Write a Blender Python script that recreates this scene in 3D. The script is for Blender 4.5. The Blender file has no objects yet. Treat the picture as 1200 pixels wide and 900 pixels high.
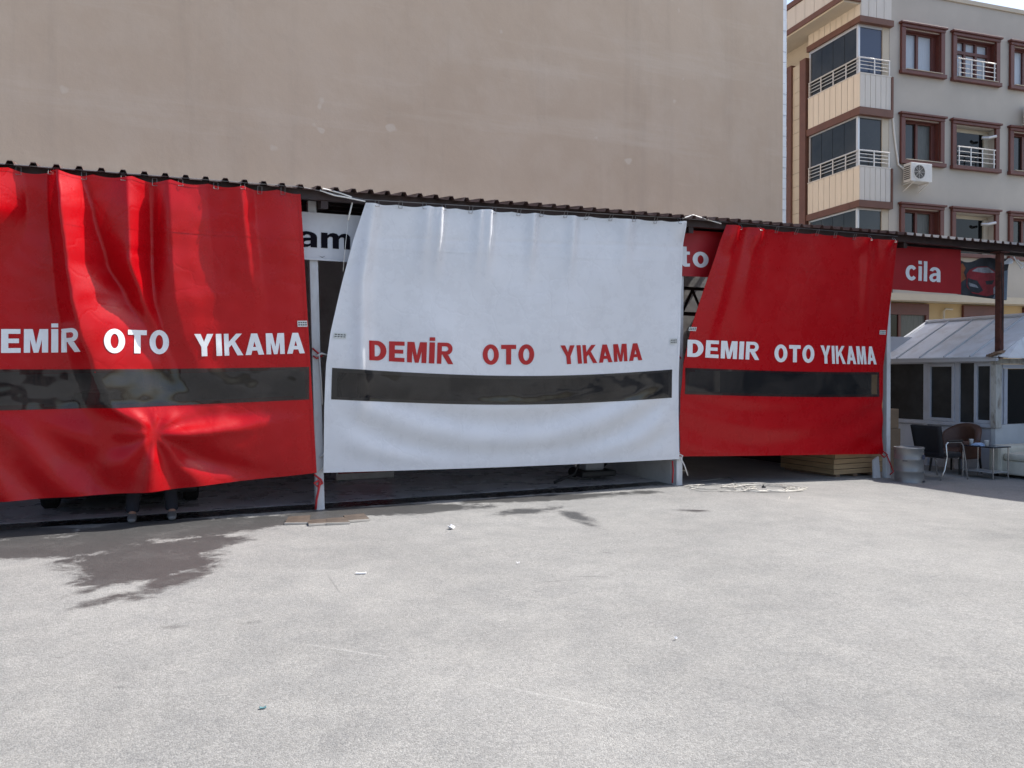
import bpy, bmesh, math, random
from mathutils import Vector, Matrix, noise
random.seed(7)
SC = bpy.context.scene
COL = SC.collection
R = math.radians

# ------------------------------------------------------------------ camera, sky, sun, exposure
FPX = 924.0
CAMZ = 1.6
PITCH = math.atan(10 / FPX)
cam = bpy.data.cameras.new('camera')
cam.sensor_width = 36.0
cam.lens = FPX / 1200 * 36.0
cam.clip_end = 2000
camo = bpy.data.objects.new('camera', cam)
COL.objects.link(camo)
camo.location = (0, 0, CAMZ)
camo.rotation_euler = (R(90) - PITCH, 0, 0)
SC.camera = camo

# the line of the shed front: O, direction E, outward normal N (towards the yard)
O = Vector((-2.32, 9.42, 0)); ANG = R(24)
E = Vector((math.cos(ANG), math.sin(ANG), 0)); N = Vector((math.sin(ANG), -math.cos(ANG), 0)); Z = Vector((0, 0, 1))
SUN = (0.61 * E + 0.055 * N + 0.79 * Z).normalized()          # towards the sun
SUN_EL = math.asin(SUN.z)
SUN_AZ = math.atan2(SUN.x, SUN.y)

w = bpy.data.worlds.new('World'); SC.world = w; w.use_nodes = True
nt = w.node_tree
sky = nt.nodes.new('ShaderNodeTexSky'); sky.sky_type = 'NISHITA'; sky.sun_disc = False
sky.sun_elevation = SUN_EL; sky.sun_rotation = SUN_AZ
sky.air_density = 1.0; sky.dust_density = 2.5; sky.ozone_density = 1.0
bg = nt.nodes['Background']; bg.inputs['Strength'].default_value = 0.15
nt.links.new(sky.outputs[0], bg.inputs[0])
sl = bpy.data.lights.new('sun', 'SUN'); sl.energy = 4.2; sl.angle = R(0.5); sl.color = (1.0, 0.96, 0.90)
so = bpy.data.objects.new('sun', sl); COL.objects.link(so)
so.rotation_euler = SUN.to_track_quat('Z', 'Y').to_euler()
so.location = (10, 0, 30)
vs = SC.view_settings
vs.view_transform = 'Standard'; vs.look = 'None'; vs.exposure = 0.72; vs.gamma = 1.0
try: vs.use_curve_mapping = False
except Exception: pass

# ------------------------------------------------------------------ geometry helpers
def P(u, n, z): return O + u * E + n * N + z * Z
def ray(px, py):
    c, s = math.cos(PITCH), math.sin(PITCH)
    X = (px - 600) / FPX; Y = (450 - py) / FPX
    return Vector((X, c + Y * s, -s + Y * c))
def on_front(px, py, n=0.0):                       # point of the plane n metres before the shed front -> (u, z)
    d = ray(px, py); C = Vector((0, 0, CAMZ))
    t = (n - (C - O).dot(N)) / d.dot(N)
    p = C + d * t
    return (p - O).dot(E), p.z
def on_ground(px, py, z=0.0):
    d = ray(px, py); t = (z - CAMZ) / d.z
    return Vector((0, 0, CAMZ)) + d * t
def project(p):
    d = Vector(p) - Vector((0, 0, CAMZ)); c, s = math.cos(PITCH), math.sin(PITCH)
    dep = d.y * c - d.z * s; up = d.y * s + d.z * c
    return 600 + FPX * d.x / dep, 450 - FPX * up / dep
def clamp(x, a=0.0, b=1.0): return max(a, min(b, x))
def sstep(a, b, x):
    t = clamp((x - a) / (b - a)); return t * t * (3 - 2 * t)
def lerp(a, b, t): return a + (b - a) * t
def interp(pts, x):
    if x <= pts[0][0]: return pts[0][1]
    for (x0, y0), (x1, y1) in zip(pts, pts[1:]):
        if x <= x1: return lerp(y0, y1, (x - x0) / max(1e-9, x1 - x0))
    return pts[-1][1]
def un(p): q = Vector(p) - O; return q.dot(E), q.dot(N)
def gz(u, n): return interp([(5.2, 0), (9.45, -0.12), (13, -0.16)], u) * (1 - sstep(2.0, 6.0, n))

class MB:
    def __init__(s): s.v = []; s.f = []
    def quad(s, *p):
        i = len(s.v); s.v += [Vector(q) for q in p]; s.f.append(tuple(range(i, i + len(p))))
    def hexa(s, p):                                # 4 bottom (ccw) + 4 top
        i = len(s.v); s.v += [Vector(q) for q in p]
        for f in ((3, 2, 1, 0), (4, 5, 6, 7), (0, 1, 5, 4), (1, 2, 6, 5), (2, 3, 7, 6), (3, 0, 4, 7)):
            s.f.append(tuple(i + k for k in f))
    def box(s, fr, a0, a1, b0, b1, z0, z1):        # box in a frame fr(a, b, z)
        s.hexa([fr(a0, b0, z0), fr(a1, b0, z0), fr(a1, b1, z0), fr(a0, b1, z0),
                fr(a0, b0, z1), fr(a1, b0, z1), fr(a1, b1, z1), fr(a0, b1, z1)])
    def tube(s, pts, r, seg=8, caps=True, r1=None):
        pts = [Vector(p) for p in pts]; n = len(pts); rings = []
        ref = None
        for k, p in enumerate(pts):
            t = (pts[min(k + 1, n - 1)] - pts[max(k - 1, 0)]).normalized()
            if ref is None:
                ref = t.cross(Vector((0, 0, 1)))
                if ref.length < 1e-3: ref = t.cross(Vector((1, 0, 0)))
            a = (ref - t * ref.dot(t))
            if a.length < 1e-5: a = t.orthogonal()
            a.normalize(); ref = a; b = t.cross(a)
            rr = r if r1 is None else lerp(r, r1, k / (n - 1))
            i = len(s.v)
            for q in range(seg):
                th = 2 * math.pi * q / seg
                s.v.append(p + rr * (math.cos(th) * a + math.sin(th) * b))
            rings.append(i)
        for i, j in zip(rings, rings[1:]):
            for q in range(seg):
                q2 = (q + 1) % seg
                s.f.append((i + q, i + q2, j + q2, j + q))
        if caps:
            s.f.append(tuple(rings[0] + q for q in reversed(range(seg))))
            s.f.append(tuple(rings[-1] + q for q in range(seg)))
    def lathe(s, c, prof, seg=24):
        c = Vector(c); i = len(s.v); m = len(prof)
        for q in range(seg):
            th = 2 * math.pi * q / seg
            for r, z in prof: s.v.append(c + Vector((r * math.cos(th), r * math.sin(th), z)))
        for q in range(seg):
            q2 = (q + 1) % seg
            for k in range(m - 1):
                s.f.append((i + q * m + k, i + q2 * m + k, i + q2 * m + k + 1, i + q * m + k + 1))
        s.f.append(tuple(i + q * m for q in reversed(range(seg))))
        s.f.append(tuple(i + q * m + m - 1 for q in range(seg)))
    def prism(s, fr, poly, z0, z1):                # poly of (a, b) raised from z0 to z1 in frame fr
        i = len(s.v); m = len(poly)
        s.v += [Vector(fr(a, b, z0)) for a, b in poly] + [Vector(fr(a, b, z1)) for a, b in poly]
        s.f.append(tuple(i + k for k in reversed(range(m)))); s.f.append(tuple(i + m + k for k in range(m)))
        for k in range(m): s.f.append((i + k, i + (k + 1) % m, i + m + (k + 1) % m, i + m + k))
    def grid(s, fn, nu, nv, skip=None):
        i = len(s.v)
        for b in range(nv + 1):
            for a in range(nu + 1): s.v.append(Vector(fn(a / nu, b / nv)))
        for b in range(nv):
            for a in range(nu):
                if skip and skip((a + .5) / nu, (b + .5) / nv): continue
                k = i + b * (nu + 1) + a
                s.f.append((k, k + 1, k + nu + 2, k + nu + 1))

ROOT = {}
def base(o):
    while o is not None:
        if o.name in ROOT: return ROOT[o.name]
        o = o.parent
    return Vector((0, 0, 0))
def tag(o, label, cat, group=None):
    o['label'] = label; o['category'] = cat
    if group: o['group'] = group
    return o
def thing(name, label, cat, loc, group=None):
    o = bpy.data.objects.new(name, None); COL.objects.link(o)
    o.empty_display_size = 0.2; o.location = Vector(loc); ROOT[o.name] = Vector(loc)
    return tag(o, label, cat, group)
def obj(name, mb, m, parent=None, smooth=False, bevel=0.0, loc=None, fix=True, kind=None, label=None):
    me = bpy.data.meshes.new(name)
    off = base(parent) if parent else (Vector(loc) if loc is not None else Vector((0, 0, 0)))
    me.from_pydata([tuple(v - off) for v in mb.v], [], mb.f)
    if fix:
        b = bmesh.new(); b.from_mesh(me); bmesh.ops.recalc_face_normals(b, faces=b.faces); b.to_mesh(me); b.free()
    if smooth:
        for p in me.polygons: p.use_smooth = True
    me.materials.append(m)
    o = bpy.data.objects.new(name, me); COL.objects.link(o)
    if parent: o.parent = parent
    else: o.location = off; ROOT[o.name] = Vector((off))
    if bevel:
        md = o.modifiers.new('bevel', 'BEVEL'); md.width = bevel; md.segments = 2; md.limit_method = 'ANGLE'; md.angle_limit = R(40)
    if kind: o['kind'] = kind
    if label: o['label'] = label
    return o
def frame(loc, ang):
    loc = Vector(loc); a = Vector((math.cos(ang), math.sin(ang), 0)); b = Vector((-math.sin(ang), math.cos(ang), 0))
    return lambda x, y, z: loc + a * x + b * y + Z * z

# ------------------------------------------------------------------ materials
def mat(name, col, rough=0.6, metal=0.0, var=0.0, scale=6.0, bump=0.0, bscale=None, spec=0.5, dirt=None, dirt_scale=2.0, dirt_amt=0.5, stretch=None, sheen=None, rvar=0.0):
    m = bpy.data.materials.new(name); m.use_nodes = True
    t = m.node_tree; N_ = t.nodes; L = t.links; b = N_['Principled BSDF']
    b.inputs['Base Color'].default_value = (*col, 1); b.inputs['Roughness'].default_value = rough
    b.inputs['Metallic'].default_value = metal; b.inputs['Specular IOR Level'].default_value = spec
    tc = N_.new('ShaderNodeTexCoord'); src = tc.outputs['Object']
    if stretch:
        mp = N_.new('ShaderNodeMapping'); mp.inputs['Scale'].default_value = stretch
        L.new(src, mp.inputs[0]); src = mp.outputs[0]
    last = None
    if var or rvar:
        n = N_.new('ShaderNodeTexNoise'); n.inputs['Scale'].default_value = scale; n.inputs['Detail'].default_value = 6; n.inputs['Roughness'].default_value = .6
        L.new(src, n.inputs['Vector'])
        if var:
            cr = N_.new('ShaderNodeValToRGB')
            cr.color_ramp.elements[0].position = .3; cr.color_ramp.elements[1].position = .7
            cr.color_ramp.elements[0].color = (*[c * (1 - var) for c in col], 1)
            cr.color_ramp.elements[1].color = (*[min(1, c * (1 + var)) for c in col], 1)
            L.new(n.outputs[0], cr.inputs[0]); last = cr.outputs[0]
        if rvar:
            mr = N_.new('ShaderNodeMapRange'); mr.inputs['From Min'].default_value = .3; mr.inputs['From Max'].default_value = .7
            mr.inputs['To Min'].default_value = max(0, rough - rvar); mr.inputs['To Max'].default_value = rough + rvar
            L.new(n.outputs[0], mr.inputs[0]); L.new(mr.outputs[0], b.inputs['Roughness'])
    if dirt:
        n2 = N_.new('ShaderNodeTexNoise'); n2.inputs['Scale'].default_value = dirt_scale; n2.inputs['Detail'].default_value = 8; n2.inputs['Roughness'].default_value = .65
        L.new(src, n2.inputs['Vector'])
        c2 = N_.new('ShaderNodeValToRGB'); c2.color_ramp.elements[0].position = .48; c2.color_ramp.elements[1].position = .72
        c2.color_ramp.elements[1].color = (dirt_amt,) * 3 + (1,)
        c2.color_ramp.elements[0].color = (0, 0, 0, 1)
        L.new(n2.outputs[0], c2.inputs[0])
        mx = N_.new('ShaderNodeMixRGB'); mx.inputs[2].default_value = (*dirt, 1)
        L.new(c2.outputs[0], mx.inputs[0])
        if last: L.new(last, mx.inputs[1])
        else: mx.inputs[1].default_value = (*col, 1)
        last = mx.outputs[0]
    if last: L.new(last, b.inputs['Base Color'])
    if bump:
        n3 = N_.new('ShaderNodeTexNoise'); n3.inputs['Scale'].default_value = bscale or scale * 4; n3.inputs['Detail'].default_value = 5
        L.new(src, n3.inputs['Vector'])
        bp = N_.new('ShaderNodeBump'); bp.inputs['Strength'].default_value = bump; bp.inputs['Distance'].default_value = .02
        L.new(n3.outputs[0], bp.inputs['Height']); L.new(bp.outputs[0], b.inputs['Normal'])
    return m

M = {}
M['brown_steel'] = mat('brown_steel', (.035, .018, .016), .55, .0, .25, 5, .1)
M['dark_steel'] = mat('dark_steel', (.03, .022, .02), .6, 0, .3, 5)
M['rust'] = mat('rust', (.085, .026, .018), .65, 0, .5, 9, .3, 30, dirt=(.16, .06, .03), dirt_scale=5)
M['roof_sheet'] = mat('roof_sheet', (.10, .055, .05), .5, .1, .3, 3, dirt=(.30, .27, .25), dirt_scale=3, dirt_amt=.5)
M['roof_top'] = mat('roof_top', (.42, .40, .38), .5, .1, .15, 3)  # top of the same sheets, sunlight on it painted as a pale colour
M['post_white'] = mat('post_white', (.62, .64, .66), .45, 0, .08, 6, .1, dirt=(.25, .2, .16), dirt_scale=6, dirt_amt=.55, stretch=(1, 1, .3))
M['old_post'] = mat('old_post', (.55, .54, .50), .7, 0, .12, 6, .4, 30, dirt=(.16, .11, .07), dirt_scale=9, dirt_amt=.9, stretch=(1, 1, .35))
M['inner_wall'] = mat('inner_wall', (.58, .57, .56), .7, 0, .15, 2, .2, dirt=(.15, .13, .12), dirt_scale=2, dirt_amt=.6)
M['wire'] = mat('wire', (.25, .25, .26), .4, .6)
M['hook'] = mat('hook', (.25, .24, .24), .4, .5)
M['rope_red'] = mat('rope_red', (.50, .02, .025), .6)
M['rope_white'] = mat('rope_white', (.72, .71, .68), .6)
M['letter_white'] = mat('letter_white', (.78, .80, .82), .35, 0, .05, 8)
M['letter_red'] = mat('letter_red', (.42, .006, .010), .35, 0, .08, 8)
M['letter_black'] = mat('letter_black', (.006, .005, .010), .9, spec=.15)
M['banner_white'] = mat('banner_white', (.62, .63, .66), .55, 0, .06, 3, .15, 5, dirt=(.4, .38, .36), dirt_scale=3, dirt_amt=.5)
M['banner_red'] = mat('banner_red', (.36, .008, .014), .5, 0, .08, 3, .12, 5)
M['sticker'] = mat('sticker', (.6, .62, .6), .5, 0, .2, 60)
M['ink'] = mat('ink', (.06, .06, .07), .5)

def tarp_mat(name, col, trans, rough=.28, dust=.08, spec=.5):
    m = bpy.data.materials.new(name); m.use_nodes = True
    t = m.node_tree; N_ = t.nodes; L = t.links; b = N_['Principled BSDF']; out = N_['Material Output']
    tc = N_.new('ShaderNodeTexCoord')
    n = N_.new('ShaderNodeTexNoise'); n.inputs['Scale'].default_value = 1.6; n.inputs['Detail'].default_value = 7; n.inputs['Roughness'].default_value = .62
    L.new(tc.outputs['Object'], n.inputs['Vector'])
    cr = N_.new('ShaderNodeValToRGB'); cr.color_ramp.elements[0].position = .35; cr.color_ramp.elements[1].position = .7
    cr.color_ramp.elements[0].color = (*[c * .93 for c in col], 1); cr.color_ramp.elements[1].color = (*[c * 1.04 for c in col], 1)
    L.new(n.outputs[0], cr.inputs[0])
    # scuffs and dust
    n2 = N_.new('ShaderNodeTexNoise'); n2.inputs['Scale'].default_value = 3.2; n2.inputs['Detail'].default_value = 10; n2.inputs['Roughness'].default_value = .72
    L.new(tc.outputs['Object'], n2.inputs['Vector'])
    c2 = N_.new('ShaderNodeValToRGB'); c2.color_ramp.elements[0].position = .60; c2.color_ramp.elements[1].position = .80
    c2.color_ramp.elements[0].color = (0, 0, 0, 1); c2.color_ramp.elements[1].color = (dust, dust, dust, 1)
    L.new(n2.outputs[0], c2.inputs[0])
    mx = N_.new('ShaderNodeMixRGB'); mx.inputs[2].default_value = (.42, .36, .36, 1)
    L.new(c2.outputs[0], mx.inputs[0]); L.new(cr.outputs[0], mx.inputs[1])
    L.new(mx.outputs[0], b.inputs['Base Color'])
    b.inputs['Specular IOR Level'].default_value = spec
    mr = N_.new('ShaderNodeMapRange'); mr.inputs['From Min'].default_value = .3; mr.inputs['From Max'].default_value = .75
    mr.inputs['To Min'].default_value = rough - .08; mr.inputs['To Max'].default_value = rough + .14
    L.new(n2.outputs[0], mr.inputs[0]); L.new(mr.outputs[0], b.inputs['Roughness'])
    n3 = N_.new('ShaderNodeTexNoise'); n3.inputs['Scale'].default_value = 3.5; n3.inputs['Detail'].default_value = 2
    L.new(tc.outputs['Object'], n3.inputs['Vector'])
    bp = N_.new('ShaderNodeBump'); bp.inputs['Strength'].default_value = .12; bp.inputs['Distance'].default_value = .03
    vo = N_.new('ShaderNodeTexVoronoi'); vo.feature = 'DISTANCE_TO_EDGE'; vo.inputs['Scale'].default_value = 2.3
    va = N_.new('ShaderNodeVectorMath'); va.operation = 'MULTIPLY_ADD'; va.inputs[1].default_value = (.45, .45, .45)
    L.new(n.outputs['Color'], va.inputs[0]); L.new(tc.outputs['Object'], va.inputs[2]); L.new(va.outputs[0], vo.inputs['Vector'])
    cv = N_.new('ShaderNodeMapRange'); cv.inputs['From Max'].default_value = .05; cv.inputs['To Max'].default_value = .30; L.new(vo.outputs[0], cv.inputs[0])
    ad = N_.new('ShaderNodeMath'); ad.operation = 'ADD'; L.new(cv.outputs[0], ad.inputs[0]); L.new(n3.outputs[0], ad.inputs[1])
    L.new(ad.outputs[0], bp.inputs['Height']); L.new(bp.outputs[0], b.inputs['Normal'])
    tr = N_.new('ShaderNodeBsdfTranslucent'); L.new(mx.outputs[0], tr.inputs['Color'])
    ms = N_.new('ShaderNodeMixShader'); ms.inputs[0].default_value = trans
    L.new(b.outputs[0], ms.inputs[1]); L.new(tr.outputs[0], ms.inputs[2]); L.new(ms.outputs[0], out.inputs['Surface'])
    return m
M['tarp_red'] = tarp_mat('tarp_red', (.48, .0012, .006), .12, .27, .04, .34)
M['tarp_white'] = tarp_mat('tarp_white', (.81, .825, .86), .12, .27, .10)

def pvc_window():
    m = bpy.data.materials.new('clear_vinyl'); m.use_nodes = True
    t = m.node_tree; N_ = t.nodes; L = t.links; b = N_['Principled BSDF']; out = N_['Material Output']
    tc = N_.new('ShaderNodeTexCoord')
    n = N_.new('ShaderNodeTexNoise'); n.inputs['Scale'].default_value = 1.5; n.inputs['Detail'].default_value = 6; n.inputs['Distortion'].default_value = 1.2
    L.new(tc.outputs['Object'], n.inputs['Vector'])
    cr = N_.new('ShaderNodeValToRGB'); cr.color_ramp.elements[0].position = .42; cr.color_ramp.elements[1].position = .58
    cr.color_ramp.elements[0].color = (.012, .012, .013, 1); cr.color_ramp.elements[1].color = (.034, .031, .029, 1)
    L.new(n.outputs[0], cr.inputs[0]); L.new(cr.outputs[0], b.inputs['Base Color'])
    b.inputs['Roughness'].default_value = .08; b.inputs['IOR'].default_value = 1.5; b.inputs['Specular IOR Level'].default_value = .62
    n3 = N_.new('ShaderNodeTexNoise'); n3.inputs['Scale'].default_value = 2.6; n3.inputs['Detail'].default_value = 2
    L.new(tc.outputs['Object'], n3.inputs['Vector'])
    bp = N_.new('ShaderNodeBump'); bp.inputs['Strength'].default_value = .28; bp.inputs['Distance'].default_value = .05
    L.new(n3.outputs[0], bp.inputs['Height']); L.new(bp.outputs[0], b.inputs['Normal'])
    tr = N_.new('ShaderNodeBsdfTransparent'); tr.inputs['Color'].default_value = (.55, .53, .5, 1)
    ms = N_.new('ShaderNodeMixShader'); ms.inputs[0].default_value = .25
    L.new(b.outputs[0], ms.inputs[1]); L.new(tr.outputs[0], ms.inputs[2]); L.new(ms.outputs[0], out.inputs['Surface'])
    return m
M['vinyl'] = pvc_window()

def plaster():
    m = bpy.data.materials.new('taupe_plaster'); m.use_nodes = True
    t = m.node_tree; N_ = t.nodes; L = t.links; b = N_['Principled BSDF']
    tc = N_.new('ShaderNodeTexCoord')
    def ns(scale, det, rg=.6, st=None):
        n = N_.new('ShaderNodeTexNoise'); n.inputs['Scale'].default_value = scale; n.inputs['Detail'].default_value = det; n.inputs['Roughness'].default_value = rg
        v = tc.outputs['Object']
        if st:
            mp = N_.new('ShaderNodeMapping'); mp.inputs['Scale'].default_value = st; L.new(v, mp.inputs[0]); v = mp.outputs[0]
        L.new(v, n.inputs['Vector']); return n
    a = ns(.35, 6, .6, (1, 1, .6)); c = ns(1.1, 8, .65)
    cr = N_.new('ShaderNodeValToRGB'); cr.color_ramp.elements[0].position = .3; cr.color_ramp.elements[1].position = .72
    cr.color_ramp.elements[0].color = (.445, .342, .258, 1); cr.color_ramp.elements[1].color = (.505, .398, .308, 1)
    L.new(a.outputs[0], cr.inputs[0])
    c2 = N_.new('ShaderNodeValToRGB'); c2.color_ramp.elements[0].position = .45; c2.color_ramp.elements[1].position = .8
    c2.color_ramp.elements[0].color = (0, 0, 0, 1); c2.color_ramp.elements[1].color = (.5, .5, .5, 1)
    L.new(c.outputs[0], c2.inputs[0])
    mx = N_.new('ShaderNodeMixRGB'); mx.inputs[2].default_value = (.545, .455, .375, 1)
    L.new(c2.outputs[0], mx.inputs[0]); L.new(cr.outputs[0], mx.inputs[1])
    stk = ns(1.2, 7, .65, (1.6, 1.6, .10)); c3 = N_.new('ShaderNodeValToRGB'); c3.color_ramp.elements[0].position = .52; c3.color_ramp.elements[1].position = .78     # rain streaks
    c3.color_ramp.elements[0].color = (0, 0, 0, 1); c3.color_ramp.elements[1].color = (.40, .40, .40, 1); L.new(stk.outputs[0], c3.inputs[0])
    m3 = N_.new('ShaderNodeMixRGB'); m3.inputs[2].default_value = (.33, .262, .21, 1); L.new(c3.outputs[0], m3.inputs[0]); L.new(mx.outputs[0], m3.inputs[1])
    lft = ns(1.0, 6, .7, (.12, .12, 1.3)); c4 = N_.new('ShaderNodeValToRGB'); c4.color_ramp.elements[0].position = .55; c4.color_ramp.elements[1].position = .72       # plaster lifts and pale smears
    c4.color_ramp.elements[0].color = (0, 0, 0, 1); c4.color_ramp.elements[1].color = (.35, .35, .35, 1); L.new(lft.outputs[0], c4.inputs[0])
    m4 = N_.new('ShaderNodeMixRGB'); m4.inputs[2].default_value = (.58, .50, .42, 1); L.new(c4.outputs[0], m4.inputs[0]); L.new(m3.outputs[0], m4.inputs[1])
    spt = ns(1.9, 2, .5); c5 = N_.new('ShaderNodeValToRGB'); c5.color_ramp.elements[0].position = .74; c5.color_ramp.elements[1].position = .77                       # filled holes
    c5.color_ramp.elements[0].color = (0, 0, 0, 1); c5.color_ramp.elements[1].color = (.5, .5, .5, 1); L.new(spt.outputs[0], c5.inputs[0])
    m5 = N_.new('ShaderNodeMixRGB'); m5.inputs[2].default_value = (.60, .53, .45, 1); L.new(c5.outputs[0], m5.inputs[0]); L.new(m4.outputs[0], m5.inputs[1])
    L.new(m5.outputs[0], b.inputs['Base Color'])
    b.inputs['Roughness'].default_value = .85
    d = ns(3.0, 8, .7); f = ns(22, 4)
    ad = N_.new('ShaderNodeMath'); ad.operation = 'MULTIPLY_ADD'; ad.inputs[1].default_value = .10
    L.new(f.outputs[0], ad.inputs[0]); L.new(d.outputs[0], ad.inputs[2])
    bp = N_.new('ShaderNodeBump'); bp.inputs['Strength'].default_value = .085; bp.inputs['Distance'].default_value = .04
    L.new(ad.outputs[0], bp.inputs['Height']); L.new(bp.outputs[0], b.inputs['Normal'])
    return m
M['plaster'] = plaster()
M['tile_white'] = mat('tile_white', (.66, .70, .74), .3, 0, .05, 4)
M['apt_grey'] = mat('apt_grey', (.45, .42, .375), .85, 0, .06, .7, .08, 30, dirt=(.51, .48, .43), dirt_scale=.6, dirt_amt=.6)
M['apt_cream'] = mat('apt_cream', (.52, .47, .38), .8, 0, .05, 2)
M['apt_yellow'] = mat('apt_yellow', (.50, .37, .20), .8, 0, .06, 1)
M['clad_cream'] = mat('clad_cream', (.70, .635, .53), .6, 0, .05, 3, stretch=(3, 3, .3))  # same boards as the front, warm bounce light painted into the side faces
M['clad_pale'] = mat('clad_pale', (.60, .575, .53), .6, 0, .05, 3, stretch=(3, 3, .3))
M['clad_gap'] = mat('clad_gap', (.16, .14, .12), .8)
M['trim_brown'] = mat('trim_brown', (.135, .060, .042), .6, 0, .12, 3)
M['win_brown'] = mat('win_brown', (.115, .036, .029), .5, 0, .12, 4)
M['rail_white'] = mat('rail_white', (.60, .60, .59), .3, .3)
M['glass_dark'] = mat('glass_dark', (.006, .007, .008), .05, 0, spec=.3)
M['glass_blue'] = mat('glass_blue', (.03, .045, .09), .07, 0, spec=.6)  # blue of the reflected sky painted into the pane
M['curtain'] = mat('curtain', (.42, .47, .53), .3, 0, .1, 8, stretch=(6, 6, .4))  # pale curtains with the sky's reflection painted into the colour
M['curtain_dim'] = mat('curtain_dim', (.07, .075, .07), .35, 0, .5, 9, stretch=(7, 7, .3))
M['glass_grey'] = mat('glass_grey', (.02, .021, .021), .07, 0, .3, .8, spec=.5)
M['glass_side'] = mat('glass_side', (.030, .031, .029), .08, 0, .6, .6, spec=.3)  # grey of a reflected building painted into the side panes
M['glass_cabin'] = mat('glass_cabin', (.034, .038, .040), .06, 0, .5, 1.5, spec=.5)
M['alu'] = mat('alu', (.55, .56, .57), .35, .5)
M['ac_white'] = mat('ac_white', (.66, .66, .64), .5, 0, .06, 8)
M['black_plastic'] = mat('black_plastic', (.015, .015, .016), .5)
M['cab_white'] = mat('cab_white', (.56, .59, .66), .45, 0, .05, 3, dirt=(.3, .28, .27), dirt_scale=3, dirt_amt=.4)
M['cab_front'] = mat('cab_front', (.60, .62, .63), .5, 0, .05, 3)
M['cab_roof'] = mat('cab_roof', (.82, .84, .87), .45, .0, .1, 2, dirt=(.40, .34, .27), dirt_scale=2.2, dirt_amt=.45)
M['cab_seam'] = mat('cab_seam', (.62, .64, .68), .4, .2)
M['wood'] = mat('wood', (.42, .29, .16), .75, 0, .25, 5, .2, 30, stretch=(.5, .5, 5))
M['wood_old'] = mat('wood_old', (.22, .14, .09), .8, 0, .35, 8, .3, 30)
M['card'] = mat('card', (.27, .18, .11), .8, 0, .12, 5)
M['drum'] = mat('drum', (.25, .25, .245), .45, .45, .15, 5, .06, 14, dirt=(.2, .18, .16), dirt_scale=5, dirt_amt=.5, rvar=.1)
M['drum_label'] = mat('drum_label', (.05, .06, .10), .5, 0, .4, 40)
M['chrome'] = mat('chrome', (.62, .6, .58), .22, .9)
M['black_fabric'] = mat('black_fabric', (.012, .012, .015), .75, 0, .2, 20)
M['brown_leather'] = mat('brown_leather', (.10, .045, .03), .5, 0, .25, 6, .1)
M['cream_leather'] = mat('cream_leather', (.60, .575, .49), .5, 0, .1, 5, .12)
M['table_top'] = mat('table_top', (.03, .03, .04), .15)
M['cup'] = mat('cup', (.78, .78, .76), .5)
M['tissue'] = mat('tissue', (.36, .50, .72), .5, 0, .2, 30)
M['car_black'] = mat('car_black', (.012, .012, .014), .2, 0, spec=.7)
M['tyre'] = mat('tyre', (.012, .012, .012), .8)
M['car_glass'] = mat('car_glass', (.01, .012, .014), .05, spec=.9)
M['lamp'] = mat('lamp', (.4, .42, .45), .1, .3)
M['floor'] = mat('floor', (.52, .51, .54), .30, 0, .2, 2, .04, 8, dirt=(.20, .19, .20), dirt_scale=1.5, dirt_amt=.7, rvar=.12)
M['machine_grey'] = mat('machine_grey', (.30, .31, .33), .5, 0, .1, 5)
M['machine_red'] = mat('machine_red', (.32, .015, .02), .45)
M['paper'] = mat('paper', (.78, .78, .80), .6)
M['cyan'] = mat('cyan', (.09, .20, .22), .5)
M['tile_brown'] = mat('tile_brown', (.085, .066, .052), .6, 0, .3, 14)
M['tile_edge'] = mat('tile_edge', (.30, .285, .26), .7, 0, .1, 10)
M['cable'] = mat('cable', (.52, .50, .45), .5)
M['skin'] = mat('skin', (.42, .24, .17), .5)
M['trousers'] = mat('trousers', (.018, .02, .03), .85)
M['shirt'] = mat('shirt', (.06, .08, .12), .85)
M['shoe'] = mat('shoe', (.13, .13, .13), .6, 0, .1, 20)
M['hair'] = mat('hair', (.015, .012, .01), .7)

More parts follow.
